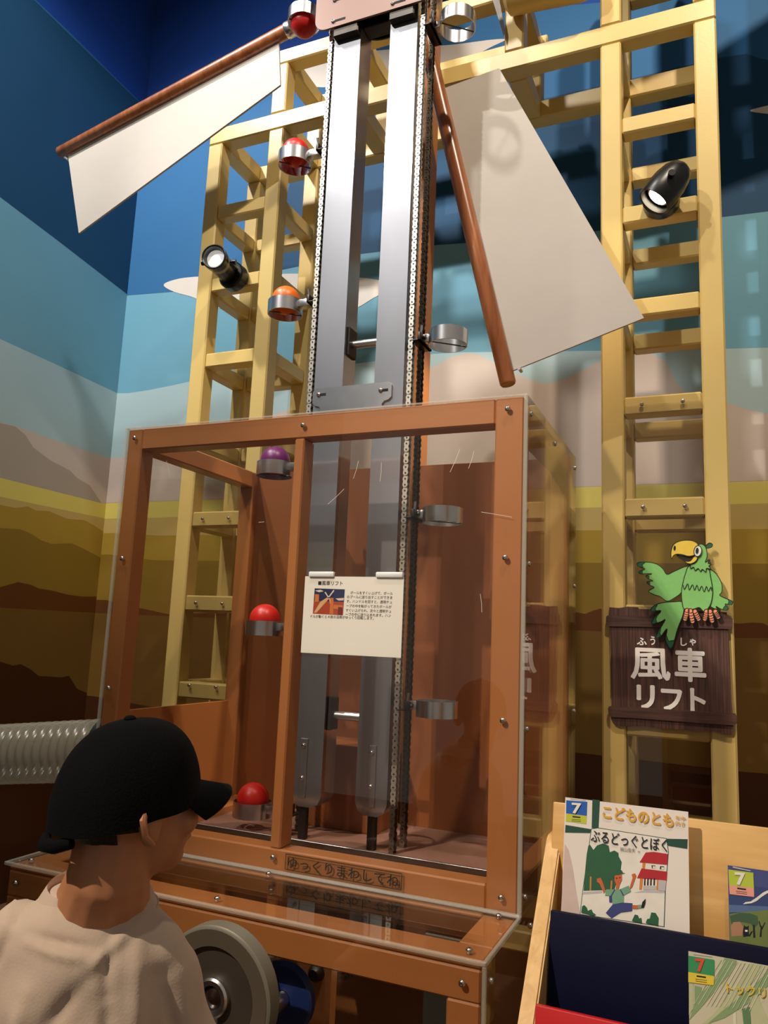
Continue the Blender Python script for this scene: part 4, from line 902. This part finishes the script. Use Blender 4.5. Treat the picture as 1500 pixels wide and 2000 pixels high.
PE = Vector((NBs.x, NBs.y, 0)) + fx * -0.01
person = thing('person', PE, 'child in a black cap and beige T-shirt seen from behind, turned to the case', 'person')
def capsule(mb, pts, radii): 
    mb.tube(pts, radii, 14)
    mb.ball(pts[0], radii[0], 14, 8); mb.ball(pts[-1], radii[-1], 14, 8)
body = MB()
# head
body.ball(hp(-0.008, 0, 0.018), 1.0, 32, 20, (0.092, 0.074, 0.092), HROT); body.ball(hp(0.022, 0, -0.036), 1.0, 28, 18, (0.066, 0.058, 0.076), HROT)
body.ball(hp(0.046, 0, -0.085), 1.0, 20, 12, (0.034, 0.034, 0.026), HROT)
body.tube([hp(0.082, 0, 0.006), hp(0.098, 0, -0.022), hp(0.100, 0, -0.030)], [0.009, 0.012, 0.010], 10); body.ball(hp(0.098, 0, -0.028), 0.012, 10, 8)
body.ball(hp(0.080, 0, -0.062), 1.0, 12, 8, (0.012, 0.024, 0.009), HROT)
for s in (-1, 1):
    body.ball(hp(0.060, s * 0.034, -0.030), 0.026, 12, 8)
    body.ball(hp(-0.012, s * 0.077, -0.018), 1.0, 16, 12, (0.018, 0.010, 0.032), HROT)
# neck and trunk
capsule(body, [hp(-0.030, 0, -0.045), hp(-0.036, 0, -0.095), NBs + Vector((0, 0, -0.02)) + face * 0.012], [0.056, 0.058, 0.074])
HIP = NBs - fx * 0.015; HIP.z = 0.60
torso = [NBs + Vector((0, 0, -0.04)), NBs + Vector((0, 0, -0.14)), (NBs + HIP) / 2, HIP + Vector((0, 0, 0.06)), HIP]
def ring(c, w_, d_, n=20, R=rx, Fv=fx): return [c + R * (w_ * math.cos(t)) + Fv * (d_ * math.sin(t)) for t in [2 * math.pi * k / n for k in range(n)]]
body.rings([ring(NBs + Vector((0, 0, 0.0)), 0.052, 0.05), ring(NBs + Vector((0, 0, -0.03)), 0.10, 0.06), ring(torso[1], 0.128, 0.078), ring(torso[2], 0.112, 0.078), ring(torso[3], 0.118, 0.085), ring(HIP - Vector((0, 0, 0.03)), 0.115, 0.085)])
RS = NBs + rx * 0.092 + Vector((0, 0, -0.078)); LS = NBs - rx * 0.112 + Vector((0, 0, -0.070))
HANDR = HK + Vector((0.0, -0.062, 0.004)); ELR = RS + rx * 0.052 + fx * 0.04 + Vector((0, 0, -0.205))
HANDL = LS + fx * 0.26 + rx * 0.02 + Vector((0, 0, -0.30)); ELL = LS - rx * 0.07 + fx * 0.02 + Vector((0, 0, -0.20))
capsule(body, [RS, (RS + ELR) / 2, ELR], [0.044, 0.038, 0.032]); capsule(body, [ELR, ELR.lerp(HANDR, 0.35), ELR.lerp(HANDR, 0.82)], [0.032, 0.034, 0.022])
capsule(body, [LS, (LS + ELL) / 2, ELL], [0.044, 0.038, 0.032]); capsule(body, [ELL, ELL.lerp(HANDL, 0.35), ELL.lerp(HANDL, 0.82)], [0.032, 0.034, 0.022])
def hand(mb, wrist, tip_dir, palm_n, thumb_side, curl):
    d = tip_dir.normalized(); n_ = (palm_n - d * palm_n.dot(d)).normalized(); s_ = d.cross(n_) * thumb_side
    mb.ball(wrist + d * 0.030, 1.0, 14, 10, (0.032, 0.026, 0.013), Matrix((d, s_, n_)).transposed())
    for k, ln in enumerate((0.050, 0.056, 0.052, 0.042)):
        base = wrist + d * 0.050 + s_ * (0.021 - 0.014 * k); p = [base]; ang = 0.25
        for j in range(3):
            ang += curl; p.append(p[-1] + (d * math.cos(ang) + n_ * math.sin(ang)) * ln * (0.42, 0.32, 0.26)[j])
        capsule(mb, p, [0.0078, 0.0075, 0.0070, 0.0062])
    b = wrist + d * 0.018 + s_ * 0.022
    capsule(mb, [b, b + s_ * 0.018 + d * 0.014 + n_ * 0.006, b + s_ * 0.022 + d * 0.034 + n_ * 0.018], [0.010, 0.0088, 0.0075])
wr_ = ELR.lerp(HANDR, 0.84); hand(body, wr_, HANDR - ELR, Vector((0, 0.2, -1)), -1, 0.75)
wl_ = ELL.lerp(HANDL, 0.84); hand(body, wl_, HANDL - ELL, Vector((0, 0, -1)), 1, 0.3)
for s in (-1, 1):
    hj = HIP + rx * s * 0.062 - Vector((0, 0, 0.03)); kn = Vector((hj.x, hj.y, 0.33)) + fx * 0.02 + rx * s * 0.02; an = Vector((kn.x, kn.y, 0.075)) - fx * 0.03
    capsule(body, [hj, (hj + kn) / 2, kn], [0.072, 0.060, 0.045]); capsule(body, [kn, kn.lerp(an, 0.35), an], [0.045, 0.044, 0.028]); capsule(body, [an + Vector((0, 0, -0.03)), an + fx * 0.085 + Vector((0, 0, -0.042))], [0.026, 0.020])
bme = remesh(body, 0.0045, 4); bme.materials.append(SKIN); link('body', bme, person)
# inner ear shapes are part of the skin; hair shows below the cap at the nape and temples
hair = MB(); hair.ball(hp(-0.010, 0, 0.016), 1.0, 60, 40, (0.0965, 0.0770, 0.096), HROT)
dele = []
for v in hair.bm.verts:
    q = v.co - HC_; f_, r_, u_ = q.dot(hd_f), q.dot(hl), q.dot(hd_u)
    lim = -0.074 if f_ < -0.045 else (-0.030 if f_ < -0.018 else (0.004 if f_ < 0.015 else (-0.012 if f_ < 0.035 else 0.03)))
    if u_ < lim: dele.append(v)
bmesh.ops.delete(hair.bm, geom=dele, context='VERTS')
hair.build('hair', HAIR, person)
# eyes and brows, turned away from the viewer
for s in (-1, 1):
    MB().ball(hp(0.078, s * 0.030, 0.004), 0.0105, 14, 10).build('eye', mat('eye_white', (226, 220, 212), 0.2), person)
    MB().ball(hp(0.0862, s * 0.030, 0.003), 0.0045, 10, 8).build('iris', mat('iris_brown', (30, 18, 12), 0.15), person)
    MB().tube([hp(0.086, s * 0.016, 0.021), hp(0.086, s * 0.032, 0.025), hp(0.078, s * 0.046, 0.021)], [0.002, 0.003, 0.002], 8).build('brow', HAIR, person)
    MB().tube([hp(-0.024, s * 0.085, 0.010), hp(-0.030, s * 0.091, -0.006), hp(-0.026, s * 0.090, -0.028), hp(-0.010, s * 0.084, -0.044)], [0.004, 0.0055, 0.005, 0.004], 8).build('ear_rim', SKIN, person)
# cap
cap = bpy.data.objects.new('cap', None)
capm = MB(); nseg = 48; rows = []
CUP = 0.030
for j in range(15):
    t = j / 14.0; a = math.radians(90) * t
    row = []
    for k in range(nseg):
        ph = 2 * math.pi * k / nseg
        ca = math.cos(ph); sa = math.sin(ph)
        rf = 0.106 if ca > 0 else 0.112; rr = 0.095
        rr_ = math.cos(a) ** 0.75 if t < 1 else 0.0
        u = -0.010 + 0.120 * math.sin(a) ** 0.9
        droop = (1 - t) * (-0.026 if ca < 0 else 0.006) * abs(ca) + (1 - t) * (-0.010) * abs(sa)
        wob = 0.0018 * math.sin(6 * ph + 0.5) * (1 - t)
        row.append(hp((-0.012 if ca < 0 else -0.008) + (rf + wob) * ca * max(rr_, 0.001), (rr + wob) * sa * max(rr_, 0.001), 0.012 + u + droop))
    rows.append(row)
capm.rings(rows, cap=False)
cap_o = capm.build('cap_crown', CAPM, person)
br = MB(); grid = []
for i in range(7):
    v = i / 6.0; row = []
    for k in range(17):
        ph = math.radians(-62 + 124 * k / 16); edge = 0.066 * math.cos(ph) ** 0.6 * v
        f_ = -0.008 + 0.103 * math.cos(ph) + edge; r_ = 0.092 * math.sin(ph) * (1 - 0.16 * v)
        row.append(hp(f_, r_, 0.016 - 0.018 * v - 0.048 * (abs(r_) / 0.09) ** 2 * (0.3 + 0.7 * v)))
    grid.append(row)
top = [[br.bm.verts.new(p + hd_u * 0.004) for p in r] for r in grid]; bot = [[br.bm.verts.new(p) for p in r] for r in grid]
for a, flip in ((top, 0), (bot, 1)):
    for i in range(6):
        for k in range(16): br.bm.faces.new((a[i][k], a[i][k + 1], a[i + 1][k + 1], a[i + 1][k]) if not flip else (a[i + 1][k], a[i + 1][k + 1], a[i][k + 1], a[i][k]))
for k in range(16): br.bm.faces.new((top[6][k], top[6][k + 1], bot[6][k + 1], bot[6][k]))
for i in range(6):
    br.bm.faces.new((top[i][0], top[i + 1][0], bot[i + 1][0], bot[i][0])); br.bm.faces.new((top[i + 1][16], top[i][16], bot[i][16], bot[i + 1][16]))
bmesh.ops.recalc_face_normals(br.bm, faces=br.bm.faces[:])
br.build('cap_brim', CAPM, person)
MB().ball(hp(-0.014, 0, 0.1225), 1.0, 14, 8, (0.009, 0.009, 0.005), HROT).build('cap_button', CAPM, person)
MB().tube([hp(-0.106, 0.034, -0.034), hp(-0.122, 0.014, -0.040), hp(-0.126, -0.012, -0.042), hp(-0.116, -0.036, -0.038)], [0.008, 0.010, 0.010, 0.007], 10).build('cap_strap', CAPM, person)
# shirt
sh = MB(); rr_ = []
def srow(dz, w_, d_, off=0.0, n=64):
    c = NBs + Vector((0, 0, dz)) + fx * off; out = []
    for k in range(n):
        t = 2 * math.pi * k / n; fold = 1.0 + (0.030 * math.sin(5 * t + 9 * dz) + 0.022 * math.sin(9 * t - 14 * dz + 1.0)) * min(1.0, max(0.0, -dz - 0.06) / 0.2)
        out.append(c + rx * (w_ * fold * math.cos(t)) + fx * (d_ * fold * math.sin(t)))
    return out
prof = [(0.012, 0.068, 0.060, 0.010), (-0.002, 0.080, 0.066, 0.006), (-0.014, 0.094, 0.070, 0.0), (-0.030, 0.112, 0.076, -0.004), (-0.060, 0.128, 0.086, -0.006), (-0.12, 0.134, 0.096, -0.006), (-0.19, 0.134, 0.100, -0.008), (-0.28, 0.146, 0.112, -0.010), (-0.36, 0.154, 0.122, -0.012), (-0.44, 0.158, 0.126, -0.014)]
sh.rings([srow(*p) for p in prof])
def sleeve(S0, E0, s):
    d = (E0 - S0).normalized(); p = [S0 - d * 0.03 - rx * s * 0.02, S0 + d * 0.03, S0 + d * 0.09, S0 + d * 0.155]
    sh.tube(p, [0.052, 0.060, 0.064, 0.068], 24); sh.ball(S0 - rx * s * 0.004 + Vector((0, 0, -0.002)), 0.056, 20, 14)
sleeve(RS + Vector((0, 0, 0.004)), ELR, 1); sleeve(LS + Vector((0, 0, 0.004)), ELL, -1)
sme = remesh(sh, 0.006, 14)
nrm = [v.normal.copy() for v in sme.vertices]
for v, vn in zip(sme.vertices, nrm):        # hanging folds
    q = v.co - NBs; k = min(1.0, max(0.0, (-q.z - 0.05) / 0.12))
    a = q.dot(rx); 
    v.co += (vn * (0.0050 * math.sin(a * 58 + q.z * 16) + 0.0055 * math.sin(a * 30 - q.z * 28 + 1.3)) * k)
    v.co += vn * 0.009 * mnoise.noise(v.co * 13.0) * min(1.0, max(0.0, (-q.z - 0.01) / 0.06))
folds = [((95, 1792), (235, 1806), 0.006, -0.006), ((100, 1808), (240, 1822), 0.007, 0.006), ((250, 1785), (262, 1880), 0.008, -0.007), ((262, 1880), (278, 2010), 0.010, -0.009), ((300, 1800), (322, 2010), 0.010, 0.008),
         ((345, 1860), (385, 2010), 0.010, -0.007), ((225, 1850), (140, 1960), 0.011, -0.007), ((290, 1775), (215, 1845), 0.008, 0.006), ((60, 1780), (20, 1900), 0.009, -0.007), ((120, 1880), (95, 2010), 0.012, 0.007)]
def seg_d(p, a, b):
    ab = (b[0] - a[0], b[1] - a[1]); t = ((p[0] - a[0]) * ab[0] + (p[1] - a[1]) * ab[1]) / (ab[0] ** 2 + ab[1] ** 2); t = max(0.0, min(1.0, t))
    return math.hypot(p[0] - a[0] - ab[0] * t, p[1] - a[1] - ab[1] * t), math.sin(math.pi * min(0.93, max(0.12, t)))
fl = [[((x - 186) / 1299.0, -(y - 1752) / 1299.0) for x, y in f[:2]] + list(f[2:]) for f in folds]
for v, vn in zip(sme.vertices, nrm):        # creases of the back
    q = v.co - NBs
    if q.dot(fx) > 0.02: continue
    p = (q.dot(rx), q.z)
    for a, b, wd, am in fl:
        dd, tp_ = seg_d(p, a, b)
        if dd < wd * 3: v.co += vn * (am * tp_ * math.exp(-(dd / wd) ** 2))
sme.materials.append(SHIRT); shirt = link('shirt', sme, person)
def collar_ring(dz, w_, d_, off): 
    return [NBs + Vector((0, 0, dz + 0.010 * math.sin(2 * math.pi * k / 48) )) + fx * off + rx * (w_ * math.cos(2 * math.pi * k / 48)) + fx * (d_ * math.sin(2 * math.pi * k / 48)) for k in range(49)]
mb = MB(); mb.rings([collar_ring(d_, w_, e_, 0.007)[:-1] for d_, w_, e_ in ((-0.014, 0.0915, 0.0745), (0.000, 0.0835, 0.069), (0.014, 0.0755, 0.063), (0.018, 0.0730, 0.061), (0.014, 0.0705, 0.059), (-0.004, 0.072, 0.060))], False); mb.build('collar', SHIRT, shirt)
MB().tube(collar_ring(-0.013, 0.0918, 0.0748, 0.007), 0.0014, 6, False).build('collar_seam', SHIRT, shirt)
# trousers and shoes, below the frame
tr = MB(); tr.rings([ring(HIP + Vector((0, 0, 0.05)), 0.120, 0.088, 24), ring(HIP - Vector((0, 0, 0.05)), 0.126, 0.094, 24)])
for s in (-1, 1):
    hj = HIP + rx * s * 0.062 - Vector((0, 0, 0.03)); kn = Vector((hj.x, hj.y, 0.33)) + fx * 0.02 + rx * s * 0.02; an = Vector((kn.x, kn.y, 0.10)) - fx * 0.025
    tr.tube([hj + Vector((0, 0, 0.03)), (hj + kn) / 2, kn, an], [0.080, 0.070, 0.058, 0.052], 20)
tme = remesh(tr, 0.008, 4); tme.materials.append(TROU); link('trousers', tme, person)
for s in (-1, 1):
    hj = HIP + rx * s * 0.062; an = Vector((hj.x, hj.y, 0.0)) - fx * 0.01 + rx * s * 0.02
    sm_ = MB(); sm_.ball(an + Vector((0, 0, 0.036)) + fx * 0.0, 0.040, 16, 10, (1, 1, 0.9)); sm_.ball(an + fx * 0.10 + Vector((0, 0, 0.030)), 0.038, 16, 10, (1, 1, 0.78)); sm_.tube([an + Vector((0, 0, 0.034)), an + fx * 0.10 + Vector((0, 0, 0.030))], [0.038, 0.034], 16)
    sme_ = remesh(sm_, 0.006, 3); sme_.materials.append(SHOE); link('shoe', sme_, person)
